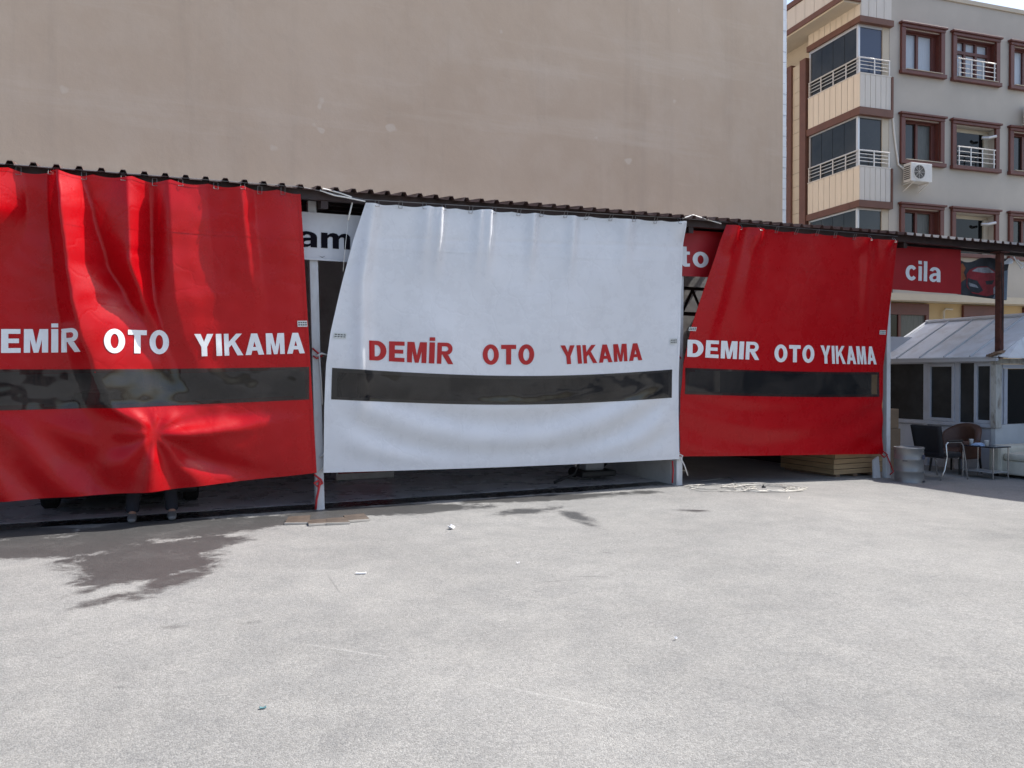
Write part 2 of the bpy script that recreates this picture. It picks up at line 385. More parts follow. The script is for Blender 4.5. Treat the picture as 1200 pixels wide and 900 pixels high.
# ------------------------------------------------------------------ ground
def ground_mat():
    m = bpy.data.materials.new('worn_asphalt'); m.use_nodes = True
    t = m.node_tree; N_ = t.nodes; L = t.links; b = N_['Principled BSDF']
    tc = N_.new('ShaderNodeTexCoord'); pos = tc.outputs['Object']
    def noise_(scale, det=5, rg=.6, dist=0, vec=None):
        n = N_.new('ShaderNodeTexNoise'); n.inputs['Scale'].default_value = scale; n.inputs['Detail'].default_value = det
        n.inputs['Roughness'].default_value = rg; n.inputs['Distortion'].default_value = dist
        L.new(vec or pos, n.inputs['Vector']); return n.outputs[0]
    def mth(op, a, b_=None, c=None, cl=False):
        n = N_.new('ShaderNodeMath'); n.operation = op; n.use_clamp = cl
        for k, x in enumerate((a, b_, c)):
            if x is None: continue
            if isinstance(x, (int, float)): n.inputs[k].default_value = x
            else: L.new(x, n.inputs[k])
        return n.outputs[0]
    def ramp(x, p0, p1, c0=(0, 0, 0), c1=(1, 1, 1)):
        r = N_.new('ShaderNodeValToRGB'); r.color_ramp.elements[0].position = p0; r.color_ramp.elements[1].position = p1
        r.color_ramp.elements[0].color = (*c0, 1); r.color_ramp.elements[1].color = (*c1, 1); L.new(x, r.inputs[0]); return r.outputs[0]
    def mix(f, a, b_, mode='MIX'):
        n = N_.new('ShaderNodeMixRGB'); n.blend_type = mode
        for k, x in enumerate((f, a, b_)):
            if isinstance(x, (int, float)): n.inputs[k].default_value = x
            elif isinstance(x, tuple): n.inputs[k].default_value = (*x, 1)
            else: L.new(x, n.inputs[k])
        return n.outputs[0]
    # stones of the worn surface
    vor = N_.new('ShaderNodeTexVoronoi'); vor.inputs['Scale'].default_value = 120; L.new(pos, vor.inputs['Vector'])
    bw = N_.new('ShaderNodeSeparateColor'); L.new(vor.outputs['Color'], bw.inputs[0])
    stone = ramp(bw.outputs[0], .0, 1.0, (.72, .72, .72), (1.25, 1.25, 1.25))
    vor2 = N_.new('ShaderNodeTexVoronoi'); vor2.inputs['Scale'].default_value = 62; L.new(pos, vor2.inputs['Vector'])
    bw2 = N_.new('ShaderNodeSeparateColor'); L.new(vor2.outputs['Color'], bw2.inputs[0])
    dark = mth('MULTIPLY', ramp(bw2.outputs[0], .74, .80), ramp(noise_(1.1, 6, .65), .38, .66))
    big = ramp(noise_(.45, 7, .62), .3, .7, (.216, .216, .211), (.280, .279, .272))
    mid = ramp(noise_(3.0, 7, .7), .3, .75, (.84, .845, .85), (1.10, 1.09, 1.07))
    col = mix(1.0, big, mid, 'MULTIPLY'); col = mix(.85, col, stone, 'MULTIPLY')
    col = mix(mth('MULTIPLY', dark, .62), col, (.16, .16, .16))
    pt = ramp(noise_(.9, 8, .72, .8), .56, .66)                       # worn, darker patches
    col = mix(mth('MULTIPLY', pt, .22), col, (.13, .13, .13))
    dst = ramp(noise_(.33, 5, .6, .4), .5, .7)                        # pale dust
    col = mix(mth('MULTIPLY', dst, .25), col, (.37, .36, .34))
    # streaks where tyres scrubbed
    mp = N_.new('ShaderNodeMapping'); mp.inputs['Rotation'].default_value = (0, 0, R(-8)); mp.inputs['Scale'].default_value = (.35, 2.4, 1); L.new(pos, mp.inputs[0])
    st = ramp(noise_(1.6, 7, .7, .6, mp.outputs[0]), .63, .78)
    col = mix(mth('MULTIPLY', st, .35), col, (.20, .20, .20))
    # wet stains: a union of blobs (distances in metres) with ragged edges
    wob = mth('ADD', mth('MULTIPLY_ADD', noise_(1.3, 4, .6), .50, -.25), mth('MULTIPLY_ADD', noise_(4.5, 10, .78, .5), .52, -.26))
    def blob(cx, cy, rx, ry, ang, amp=1.0):
        mpp = N_.new('ShaderNodeMapping'); mpp.vector_type = 'TEXTURE'
        mpp.inputs['Location'].default_value = (cx, cy, 0); mpp.inputs['Rotation'].default_value = (0, 0, ang); mpp.inputs['Scale'].default_value = (rx, ry, 1000)
        L.new(pos, mpp.inputs[0])
        ln = N_.new('ShaderNodeVectorMath'); ln.operation = 'LENGTH'; L.new(mpp.outputs[0], ln.inputs[0])
        d = mth('MULTIPLY_ADD', ln.outputs['Value'], -min(ry, .35), min(ry, .35))
        return mth('MULTIPLY_ADD', wob, amp, d)
    blobs = []
    for (x0, y0, x1, y1, wd) in STAINS:
        p0 = on_ground(x0, y0); p1 = on_ground(x1, y1); c = (p0 + p1) / 2; d = p1 - p0
        blobs.append(blob(c.x, c.y, d.length / 2 + wd * .6, wd, math.atan2(d.y, d.x), min(1.0, .35 + wd * 2.2)))
    wet = blobs[0]
    for x in blobs[1:]: wet = mth('MAXIMUM', wet, x)
    wetm = mth('MULTIPLY', ramp(wet, .0, .09), ramp(noise_(2.2, 7, .7), .25, .5, (.86, .86, .86), (1, 1, 1)))
    pale = mth('MULTIPLY', ramp(noise_(11, 9, .8), .60, .68), .6)      # dry islands within the wet
    wetm = mth('MULTIPLY', wetm, mth('SUBTRACT', 1.0, pale))
    wcol = mix(.88, col, mix(1.0, (.046, .046, .0465), stone, 'MULTIPLY'))
    col = mix(wetm, col, wcol)
    # faint chalk scratch
    for (x0, y0, x1, y1) in ((540, 795, 775, 842), (340, 752, 470, 772)):
        a = on_ground(x0, y0); e_ = on_ground(x1, y1); c = (a + e_) / 2; d = e_ - a
        s = blob(c.x, c.y, d.length / 2, .016, math.atan2(d.y, d.x), .05)
        col = mix(mth('MULTIPLY', ramp(s, 0, .012), .14), col, (.62, .62, .6))
    for (x0, y0, x1, y1, wd) in ((612, 684, 715, 676, .012), (665, 676, 718, 675, .02), (722, 697, 775, 702, .012), (700, 646, 722, 649, .02), (905, 640, 1010, 652, .012), (484, 760, 512, 752, .010),
                                 (380, 668, 402, 700, .012), (1140, 690, 1185, 694, .012), (830, 724, 905, 716, .010), (130, 805, 152, 806, .018), (1010, 760, 1090, 772, .010), (60, 770, 76, 771, .02)):
        a = on_ground(x0, y0); e_ = on_ground(x1, y1); c = (a + e_) / 2; d = e_ - a
        s = blob(c.x, c.y, d.length / 2, wd, math.atan2(d.y, d.x), .045)
        col = mix(mth('MULTIPLY', ramp(s, 0, .014), .55), col, (.10, .10, .10))
    L.new(col, b.inputs['Base Color'])
    rg = N_.new('ShaderNodeMapRange'); rg.inputs['To Min'].default_value = .88; rg.inputs['To Max'].default_value = .42
    L.new(wetm, rg.inputs[0]); L.new(rg.outputs[0], b.inputs['Roughness'])
    b.inputs['Specular IOR Level'].default_value = .3
    h = mth('MULTIPLY_ADD', vor.outputs['Distance'], -.5, mth('MULTIPLY', noise_(14, 6, .65), .8))
    bp = N_.new('ShaderNodeBump'); bp.inputs['Strength'].default_value = .55; bp.inputs['Distance'].default_value = .012
    L.new(h, bp.inputs['Height']); L.new(bp.outputs[0], b.inputs['Normal'])
    return m
STAINS = [(90, 660, 270, 632, .50), (125, 682, 245, 650, .36), (110, 664, 260, 640, .42), (-160, 632, 110, 624, .40), (60, 626, 300, 608, .34), (-160, 645, 60, 645, .62), (0, 643, 190, 632, .66), (120, 632, 330, 608, .58), (250, 618, 430, 600, .34), (130, 668, 250, 645, .32), (72, 703, 175, 668, .12),
          (90, 711, 180, 688, .14), (140, 703, 250, 662, .20), (330, 604, 560, 592, .42), (520, 590, 760, 577, .27), (575, 604, 665, 594, .20), (655, 596, 690, 612, .14), (668, 608, 712, 621, .08),
          (792, 598, 838, 599, .10), (0, 720, 18, 719, .03), (280, 731, 300, 729, .03), (180, 736, 205, 734, .03)]
M['ground'] = ground_mat()
us = [-60, -30, -15, -8, -5.4] + [x * .5 for x in range(-10, 30)] + [16, 20, 30, 60]
us = sorted(set(us + [5.05, 5.2]))
ns_ = [-60, -30, -16, -8, -5, -3, -1.5, -.62, -.60, -.12, -.08, .3, 1, 1.5, 2, 2.5, 3, 3.5, 4, 5, 6, 8, 12, 20, 40, 60]
mb = MB()
def gpt(u, n):
    z = gz(u, n)
    return P(u, n, z)
for n_ in ns_:
    for u_ in us: mb.v.append(gpt(u_, n_))
W = len(us)
for b_ in range(len(ns_) - 1):
    for a_ in range(W - 1):
        k = b_ * W + a_; mb.f.append((k, k + 1, k + W + 1, k + W))
g = obj('ground', mb, M['ground'], kind='structure')

mb = MB()
for i in range(11):
    for j in range(4):
        u0 = -5.5 + i * .97; n1 = -.40 - j * .98
        mb.box(P, u0, u0 + .966, n1 - .976, n1, 0.002, .006)
obj('floor', mb, M['floor'], kind='structure')

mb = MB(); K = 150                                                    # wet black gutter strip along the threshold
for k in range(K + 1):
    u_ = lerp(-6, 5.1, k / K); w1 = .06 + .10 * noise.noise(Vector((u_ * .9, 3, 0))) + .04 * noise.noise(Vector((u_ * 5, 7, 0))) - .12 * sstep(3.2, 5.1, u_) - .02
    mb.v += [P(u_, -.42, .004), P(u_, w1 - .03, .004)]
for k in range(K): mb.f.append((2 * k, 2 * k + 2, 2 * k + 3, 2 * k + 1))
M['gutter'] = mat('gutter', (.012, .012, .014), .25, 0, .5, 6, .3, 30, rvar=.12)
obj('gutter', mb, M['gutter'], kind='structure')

# ------------------------------------------------------------------ the car wash shed
roofpts = [(on_front(x, y, .42)) for x, y in ((0, 192), (365, 221), (793, 254), (1040, 273), (1195, 287))]
def zr(u):
    if u < roofpts[0][0]: return roofpts[0][1] + (u - roofpts[0][0]) * .012
    return interp(roofpts, u)
SLOPE = .15
def slope(u): return .15 if u < 9.3 else .225
shed = thing('car_wash_shed', 'low open fronted car wash shed with brown corrugated roof edge along the tall taupe wall', 'shed', P(0, -.2, 0))
PIT = .2
def roof_panel(u0):
    mb = MB(); prof = []
    for k in range(5):
        a = u0 + k * PIT
        for du, dz in ((0, 0), (.10, 0), (.118, .042), (.160, .042), (.178, 0)): prof.append((a + du, dz))
    prof.append((u0 + 5 * PIT + .0, 0))
    j = random.uniform(-.012, .012); jz = random.uniform(-.004, .004)
    back = -4.42 if u0 < 9.3 else -1.2
    ends = ((.44 + j, 0), (back * .5, .0), (back, 0))
    rows = []
    for th in (0, -.005):
        for n_, _ in ends:
            rows.append(len(mb.v))
            for a, dz in prof: mb.v.append(P(a, n_, zr(a) + dz + th + jz + (.42 - n_) * slope(u0)))
    m_ = len(prof)
    for r0, r1 in ((0, 1), (1, 2), (3, 4), (4, 5), (0, 3), (2, 5)):
        for k in range(m_ - 1):
            mb.f.append((rows[r0] + k, rows[r0] + k + 1, rows[r1] + k + 1, rows[r1] + k))
    o_ = obj('roof_panel', mb, M['roof_sheet'], shed, fix=False)
    o_.data.materials.append(M['roof_top'])
    if u0 > 9.3:
        for p_ in o_.data.polygons[:2 * (m_ - 1)]: p_.material_index = 1
    return o_
for k in range(20): roof_panel(-5.6 + k * 1.0)
mb = MB()
def beam(name, n0, n1, drop0, drop1, m, u0=-5.6, u1=14.4, step=1.0):
    mb = MB(); k = int(round((u1 - u0) / step))
    for i in range(k):
        a, b_ = u0 + i * step, u0 + (i + 1) * step
        za = lambda u: zr(u) + (.42 - (n0 + n1) / 2) * SLOPE
        mb.hexa([P(a, n1, za(a) - drop1), P(b_, n1, za(b_) - drop1), P(b_, n0, za(b_) - drop1), P(a, n0, za(a) - drop1),
                 P(a, n1, za(a) - drop0), P(b_, n1, za(b_) - drop0), P(b_, n0, za(b_) - drop0), P(a, n0, za(a) - drop0)])
    return obj(name, mb, m, shed)
beam('front_beam', .24, .32, .006, .12, M['brown_steel'])
for q in (-.9, -2.1, -3.3, -4.3): beam('purlin', q - .04, q + .04, .006, .10, M['dark_steel'], u1=14.4 if q > -1 else 9.4)
for u_ in (-5.3, -2.6, .03, 2.6, 5.2, 7.4, 9.5):              # rafters
    mb = MB(); mb.hexa([P(u_ - .04, .30, zr(u_) - .19), P(u_ + .04, .30, zr(u_) - .19), P(u_ + .04, -4.4, zr(u_) - .19 + 4.7 * SLOPE), P(u_ - .04, -4.4, zr(u_) - .19 + 4.7 * SLOPE),
                        P(u_ - .04, .30, zr(u_) - .12 + .02), P(u_ + .04, .30, zr(u_) - .12 + .02), P(u_ + .04, -4.4, zr(u_) - .10 + 4.7 * SLOPE), P(u_ - .04, -4.4, zr(u_) - .10 + 4.7 * SLOPE)])
    obj('rafter', mb, M['brown_steel'], shed)
def post(u, w_, m, ztop=None, lean=0.0, n=0.0):
    mb = MB(); z1 = ztop or zr(u) - .12 + .06
    z0 = gz(u, 0) - .02
    mb.hexa([P(u - w_ + 0, n - w_, z0), P(u + w_, n - w_, z0), P(u + w_, n + w_, z0), P(u - w_, n + w_, z0),
             P(u - w_ + lean, n - w_, z1), P(u + w_ + lean, n - w_, z1), P(u + w_ + lean, n + w_, z1), P(u - w_ + lean, n + w_, z1)])
    return obj('post', mb, m, shed, bevel=.006)
post(.02, .05, M['post_white'], lean=-.09)
post(5.19, .052, M['post_white'], lean=.02)
post(9.44, .045, M['post_white'], lean=-.02)
post(-5.35, .05, M['post_white'])
# truss in the bays behind the tarps
mb = MB()
for u0 in (5.3,):
    for q in range(6):
        a = u0 + q * .42
        mb.tube([P(a, -1.2, 2.62), P(a + .21, -1.2, 3.02)], .022, 6); mb.tube([P(a + .21, -1.2, 3.02), P(a + .42, -1.2, 2.62)], .022, 6)
    mb.tube([P(u0 - .2, -1.2, 2.62), P(u0 + 2.7, -1.2, 2.62)], .035, 6); mb.tube([P(u0 - .2, -1.2, 3.04), P(u0 + 2.7, -1.2, 3.04)], .03, 6)
obj('truss', mb, M['dark_steel'], shed)
mb = MB(); mb.box(P, -5.6, 9.5, -4.40, -4.30, 0, 4.75); obj('rear_wall', mb, M['inner_wall'], shed)
mb = MB(); mb.box(P, -5.65, -5.55, -4.28, -.2, 0, 3.7); obj('side_wall', mb, M['inner_wall'], shed)
mb = MB(); mb.box(P, 5.14, 5.24, -4.28, -.10, -.02, 2.4); obj('partition', mb, M['inner_wall'], shed)
mb = MB(); mb.box(P, 9.40, 9.48, -4.28, -.35, -.15, 3.7); obj('partition', mb, M['dark_steel'], shed)
# wire the curtains hang from
WN = .395
mb = MB()
for (x0, y0, x1, y1) in ((-190, 177, 352, 219), (352, 219, 428, 234), (428, 234, 802, 256), (802, 256, 1052, 277)):
    a = on_front(x0, y0, WN); b_ = on_front(x1, y1, WN)
    mb.tube([P(lerp(a[0], b_[0], k / 10), WN, lerp(a[1], b_[1], k / 10)) for k in range(11)], .005, 5)
obj('wire', mb, M['wire'], shed)
mb = MB()                                                            # slack twisted ends of the wire
for (pts) in (((375, 223), (392, 229), (404, 231), (428, 236)), ((378, 221), (398, 226), (412, 231)), ((800, 256), (812, 252), (828, 257), (845, 262))):
    mb = MB(); mb.tube([P(on_front(x, y, WN + .015)[0], WN + .015, on_front(x, y, WN + .015)[1]) for x, y in pts], .009, 5)
    obj('wire_end', mb, M['rope_white'], shed)

# ------------------------------------------------------------------ text
def arc(cx, cy, rx, ry, t0, t1, n):
    return [(cx + rx * math.cos(R(lerp(t0, t1, k / n))), cy + ry * math.sin(R(lerp(t0, t1, k / n)))) for k in range(n + 1)]
def strip(o, i): return [[o[k], o[k + 1], i[k + 1], i[k]] for k in range(len(o) - 1)]
def rect(x0, y0, x1, y1): return [(x0, y0), (x1, y0), (x1, y1), (x0, y1)]
def mir(p, c): return [(2 * c - x, y) for x, y in reversed(p)]
def shx(p, d): return [[(x + d, y) for x, y in q] for q in p]
_archm = strip([(.2, .62), (.28, .71), (.38, .745), (.49, .71), (.55, .61), (.555, .5)], [(.2, .46), (.25, .54), (.29, .56), (.335, .55), (.355, .53), (.36, .5)])
_al = [(0, 0), (.26, 0), (.43, .62), (.43, 1), (.29, 1)]; _yl = [(0, 1), (.295, .42), (.42, .42), (.42, .64), (.28, 1)]
_ml = [(.22, 1), (.22, .56), (.345, 0), (.43, 0), (.43, .36), (.31, 1)]
GLYPH = {
    'E': (.68, [rect(0, 0, .25, 1), rect(.25, .80, .67, 1), rect(.25, .41, .62, .60), rect(.25, 0, .68, .20)]),
    'D': (.76, [rect(0, 0, .25, 1)] + strip([(.25, 1)] + arc(.34, .5, .42, .5, 90, -90, 14) + [(.25, 0)], [(.25, .79)] + arc(.31, .5, .195, .29, 90, -90, 14) + [(.25, .21)])),
    'R': (.76, [rect(0, 0, .21, 1)] + strip([(.21, 1)] + arc(.42, .715, .29, .285, 90, -90, 10) + [(.21, .43)], [(.21, .83)] + arc(.39, .715, .12, .115, 90, -90, 10) + [(.21, .60)]) + [[(.21, .43), (.21, .40), (.26, .40), (.52, .0), (.77, 0), (.52, .43)][2:] + [(.28, .43)]]),
    'O': (.80, strip(arc(.40, .5, .40, .52, 0, 360, 28), arc(.40, .5, .155, .31, 0, 360, 28))),
    'T': (.74, [rect(0, .79, .74, 1), rect(.245, 0, .495, .79)]),
    'Y': (.84, [rect(.295, 0, .545, .42), _yl, mir(_yl, .42)]),
    'I': (.25, [rect(0, 0, .25, 1)]),
    'İ': (.25, [rect(0, 0, .25, 1), rect(0, 1.07, .25, 1.24)]),
    'K': (.84, [rect(0, 0, .21, 1), [(.21, .36), (.82, 1), (.55, 1), (.21, .63)], [(.335, .491), (.58, 0), (.85, 0), (.485, .648)]]),
    'A': (.86, [_al, mir(_al, .43), [(.315, .2), (.545, .2), (.498, .37), (.362, .37)]]),
    'M': (.86, [rect(0, 0, .22, 1), rect(.64, 0, .86, 1), _ml, mir(_ml, .43)]),
    'a': (.62, strip(arc(.31, .49, .295, .25, 165, 0, 10), arc(.31, .49, .095, .105, 165, 0, 10)) + [rect(.405, 0, .605, .49)] + strip([(.405, .45), (.22, .43), (.06, .34), (.0, .2), (.06, .05), (.2, -.015), (.32, .01), (.405, .08)], [(.405, .32), (.30, .30), (.24, .27), (.2, .21), (.22, .15), (.28, .125), (.34, .14), (.405, .19)])),
    'm': (.915, [rect(0, 0, .2, .73)] + _archm + [rect(.36, 0, .555, .5)] + shx(_archm, .355) + [rect(.715, 0, .91, .5)]),
    't': (.46, [rect(.13, .14, .33, .95), rect(0, .57, .13, .72), rect(.33, .57, .46, .72), [(.13, .14), (.16, .03), (.25, -.015), (.45, .0), (.46, .15), (.33, .14)]]),
    'o': (.66, strip(arc(.33, .365, .33, .385, 0, 360, 24), arc(.33, .365, .125, .215, 0, 360, 24))),
    'c': (.62, strip(arc(.33, .365, .33, .385, 38, 322, 20), arc(.33, .365, .13, .21, 38, 322, 20))),
    'i': (.2, [rect(0, 0, .2, .73), rect(0, .83, .2, 1.0)]),
    'l': (.2, [rect(0, 0, .2, 1)]),
}
def text_bm(body, bold, italic, cell):
    bm = bmesh.new(); x = 0
    for ch in body:
        w_, polys = GLYPH[ch]
        for p in polys:
            try: bm.faces.new([bm.verts.new((x + px + italic * py, py, 0)) for px, py in p])
            except ValueError: pass
        x += w_ + .11
    W_ = x - .11
    for v in bm.verts: v.co.x /= W_
    for f in bm.faces:
        if f.normal.z < 0: f.normal_flip()
    nx, ny = cell
    for k in range(1, nx):
        bmesh.ops.bisect_plane(bm, geom=bm.verts[:] + bm.edges[:] + bm.faces[:], plane_co=(k / nx, 0, 0), plane_no=(1, 0, 0))
    for k in range(0, ny + 2):
        bmesh.ops.bisect_plane(bm, geom=bm.verts[:] + bm.edges[:] + bm.faces[:], plane_co=(0, k / ny, 0), plane_no=(0, 1, 0))
    return bm
def text_on(name, body, fn, m, parent, bold=.03, italic=0.0, cell=(30, 6)):   # fn(x, y) -> world point
    bm = text_bm(body, bold, italic, cell)
    mb = MB(); mb.v = [Vector(fn(v.co.x, v.co.y)) for v in bm.verts]; bm.verts.index_update()
    mb.f = [tuple(v.index for v in f.verts) for f in bm.faces]; bm.free()
    o = obj(name, mb, m, parent, fix=False)
    return o

# ------------------------------------------------------------------ tarpaulin curtains
class Tarp:
    def __init__(s, TL, TR, BL, BR, ntop, nbot, sag, disp, left=(), right=()):
        s.nt, s.nb = ntop, nbot; s.sag = sag; s.disp = disp
        s.c = [on_front(*TL, ntop), on_front(*TR, ntop), on_front(*BL, nbot), on_front(*BR, nbot)]
        def edge(pts, A, B):
            out = [(0.0, 0.0)]
            for x, y in pts:
                t = (y - A[1]) / (B[1] - A[1]); n = lerp(ntop, nbot, t)
                out.append((t, on_front(x, y, n)[0] - lerp(on_front(*A, ntop)[0], on_front(*B, nbot)[0], t)))
            return out + [(1.0, 0.0)]
        s.le = edge(left, TL, BL); s.re = edge(right, TR, BR)
    def flat(s, a, t):
        c = s.c
        u = lerp(lerp(c[0][0], c[1][0], a), lerp(c[2][0], c[3][0], a), t)
        u += interp(s.le, t) * (1 - clamp(a)) ** 2.2 + interp(s.re, t) * clamp(a) ** 2.2
        z = lerp(lerp(c[0][1], c[1][1], a), lerp(c[2][1], c[3][1], a), t) + s.sag(a, t)
        return u, lerp(s.nt, s.nb, t), z
    def pos(s, a, t, off=0.0):
        u, n, z = s.flat(a, t); px, py = project(P(u, n, z))
        return P(u, n + s.disp(a, t, px, py) + off, z)
    def inv(s, px, py):
        a, t = .5, .5
        for _ in range(25):
            x, y = project(P(*s.flat(a, t)))
            xa, ya = project(P(*s.flat(a + 1e-3, t))); xt, yt = project(P(*s.flat(a, t + 1e-3)))
            A, B, C_, D = (xa - x) * 1e3, (xt - x) * 1e3, (ya - y) * 1e3, (yt - y) * 1e3
            det = A * D - B * C_; dx, dy = px - x, py - y
            a += clamp((D * dx - B * dy) / det, -.2, .2); t += clamp((A * dy - C_ * dx) / det, -.2, .2)
            a = clamp(a, -.5, 1.5); t = clamp(t, -.1, 1.1)
        return a, t
def fold(px, py, line, wl, wr, amp, y0=None, y1=None, soft=25, sharp=1.0):
    c = interp([(q[1], q[0]) for q in line], py); d = px - c
    k = math.exp(-(d / (wl if d < 0 else wr)) ** 2 * 1.2)
    f = 1.0
    if y0 is not None: f *= sstep(y0 - soft, y0 + soft, py)
    if y1 is not None: f *= 1 - sstep(y1 - soft, y1 + soft, py)
    return amp * k * f
def wr_(x, y, s, seed): return noise.noise(Vector((x * s, y * s, seed)))

LROWS = (   # height of the folds along the leftmost curtain: rows from top to bottom, (place, height) from left to right
 (205, ((-200, .05), (-8, .20), (30, .04), (56, .04), (71, .28), (97, .06), (150, .17), (177, .04), (196, .13), (240, .06), (281, .10), (297, .03), (400, .03))),
 (250, ((-200, .05), (-8, .26), (34, .03), (57, .04), (75, .36), (110, .05), (151, .22), (178, .03), (198, .17), (245, .06), (284, .11), (300, .03), (400, .03))),
 (310, ((-200, .05), (-40, .08), (22, .06), (62, .05), (82, .37), (126, .05), (153, .27), (178, .03), (201, .18), (250, .06), (291, .08), (306, .03), (400, .03))),
 (350, ((-200, .05), (-40, .07), (24, .06), (66, .05), (88, .39), (149, .06), (167, .18), (181, .05), (204, .17), (252, .07), (298, .05), (312, .03), (400, .03))),
 (390, ((-200, .05), (-40, .07), (26, .07), (73, .06), (97, .39), (174, .09), (184, .10), (193, .06), (213, .14), (258, .06), (300, .04), (316, .03), (400, .03))),
 (430, ((-200, .05), (-40, .07), (26, .07), (82, .07), (112, .34), (190, .10), (198, .09), (207, .07), (230, .10), (265, .06), (300, .04), (316, .03), (400, .03))),
 (470, ((-200, .06), (-40, .08), (26, .09), (95, .08), (127, .32), (205, .11), (213, .10), (222, .09), (240, .08), (270, .06), (300, .05), (316, .04), (400, .03))),
 (505, ((-200, .08), (-40, .10), (26, .11), (110, .11), (170, .32), (220, .20), (235, .17), (250, .14), (268, .11), (285, .08), (300, .06), (316, .05), (400, .03))),
 (540, ((-200, .08), (-40, .10), (26, .11), (110, .11), (172, .32), (220, .18), (235, .15), (250, .12), (268, .10), (285, .07), (300, .06), (316, .05), (400, .03))),
 (610, ((-200, .06), (-40, .08), (26, .09), (110, .10), (172, .28), (220, .15), (235, .13), (250, .10), (268, .08), (285, .06), (300, .05), (316, .04), (400, .03))))
def lrow(px, pts):
    for (x0, h0), (x1, h1) in zip(pts, pts[1:]):
        if px <= x1:
            t = clamp((px - x0) / (x1 - x0)); return lerp(h0, h1, .86 * t + .14 * t * t * (3 - 2 * t))
    return pts[-1][1]
def disp_left(a, t, px, py):
    rows = LROWS; py_ = clamp(py, rows[0][0], rows[-1][0])
    for (y0, p0), (y1, p1) in zip(rows, rows[1:]):
        if py_ <= y1:
            f = (py_ - y0) / (y1 - y0); f = f * f * (3 - 2 * f) * .5 + f * .5
            d = lrow(px, [(lerp(q[0], r_[0], f), lerp(q[1], r_[1], f)) for q, r_ in zip(p0, p1)]); break
    # gathers that run out from the pinch in the lower part
    dx, dy = px - 181, py - 507; r = math.hypot(dx, dy); th = math.atan2(dy, dx)
    rad = sstep(474, 500, py) * math.exp(-(r / 130) ** 2) * sstep(2, 40, r)
    d += .030 * rad * math.sin(th * 8 + 1.2) - .05 * math.exp(-(r / 16) ** 2)
    d += fold(px, py, ((225, 500), (262, 500)), 1, 1, 0)
    d += .05 * math.exp(-((px - 250) / 60) ** 2 - ((py - 503 + (px - 250) * .12) / 9) ** 2)
    d -= .04 * math.exp(-((px - 245) / 60) ** 2 - ((py - 540 - (px - 245) * .22) / 10) ** 2)
    for k in range(4): d += .022 * math.sin(math.hypot(px - 190, py - 420) * .11) * sstep(488, 520, py) * (1 - sstep(120, 165, px)) * .4
    d += .02 * wr_(px, py, .012, 3.1) * sstep(0, .1, t) + .007 * wr_(px, py, .05, 5.2)
    q = px + .35 * py                                               # small dents along the crests
    d -= .02 * math.exp(-((px - 164) / 12) ** 2 - ((py - 298) / 5) ** 2)
    return d * (.25 + .75 * sstep(0, .05, 1 - a))
def sag_left(a, t):
    hooks = abs(math.sin((a * 11.5 + .2) * math.pi))
    return -.03 * math.sin(math.pi * a) * t - .03 * hooks * math.exp(-max(t, 0) * 30)
def disp_mid(a, t, px, py):
    d = .05 * math.sin(math.pi * a) * math.sin(math.pi * t)
    # curtain folds falling from the hooks
    for k, (x, w_, am) in enumerate(((437, 9, .075), (501, 9, .07), (515, 6, .10), (562, 6, .07), (573, 6, .09), (625, 6, .07), (672, 6, .07), (735, 9, .06))):
        d += fold(px, py, ((x, 240), (x - 14 if k == 0 else x - 6, 330)), w_, w_, am, None, 300 if k else 470, 40)
    # slack smile-shaped folds under the window
    d += fold(px, py, ((796, 255), (796, 300)), 8, 10, .09, None, 275, 14)
    q = (a - .47)
    ph = (t - .70 + 1.05 * q * q * .9)
    env = sstep(.66, .76, t) * (1 - sstep(.90, 1.0, t)) * sstep(0, .12, a) * sstep(0, .1, 1 - a)
    d += .024 * env * math.sin(ph * 2 * math.pi / .16 + .6)
    d += .015 * math.sin((px - py * .5) * .045) * sstep(.2, .5, t) * (1 - sstep(.55, .68, t))
    d += -.006 * math.exp(-((py - 284 - (px - 600) * .03) / 1.2) ** 2)
    d += .018 * wr_(px, py, .010, 8.1) + .004 * wr_(px, py, .05, 1.2)
    return d
def sag_mid(a, t):
    hooks = abs(math.sin((a * 12 + .0) * math.pi))
    return -.10 * math.sin(math.pi * a) * math.exp(-((t - .62) / .28) ** 2) - .015 * hooks * math.exp(-max(t, 0) * 30)
def disp_right(a, t, px, py):
    d = .06 * math.sin(math.pi * a) * math.sin(math.pi * t)
    d += fold(px, py, ((862, 265), (838, 360), (820, 420)), 14, 9, .04, None, 400, 50)
    d += fold(px, py, ((885, 270), (868, 350)), 9, 12, .035, None, 340, 40)
    d += fold(px, py, ((905, 270), (900, 330)), 12, 20, .02, None, 330, 40)
    d += fold(px, py, ((1016, 270), (1010, 400)), 6, 10, .05, None, 370, 60)
    d += fold(px, py, ((1040, 285), (1030, 330)), 9, 9, .04, None, 320, 20)
    for x, am in ((857, .10), (888, .08), (1013, .10), (1043, .11)): d += fold(px, py, ((x, 262), (x - 6, 300)), 7, 8, am, None, 288, 14)
    d += .012 * math.sin(px * .06) * (1 - sstep(.3, .7, t))
    d += .02 * wr_(px, py, .012, 4.4) + .005 * wr_(px, py, .04, 9.2)
    q = a - .4
    d += .012 * sstep(.68, .78, t) * math.sin((t + .5 * q * q) * 2 * math.pi / .14)
    return d
def sag_right(a, t):
    hooks = abs(math.sin((a * 8) * math.pi))
    return -.05 * math.sin(math.pi * a) * t * (1 - t) * 2 - .02 * hooks * math.exp(-max(t, 0) * 30)

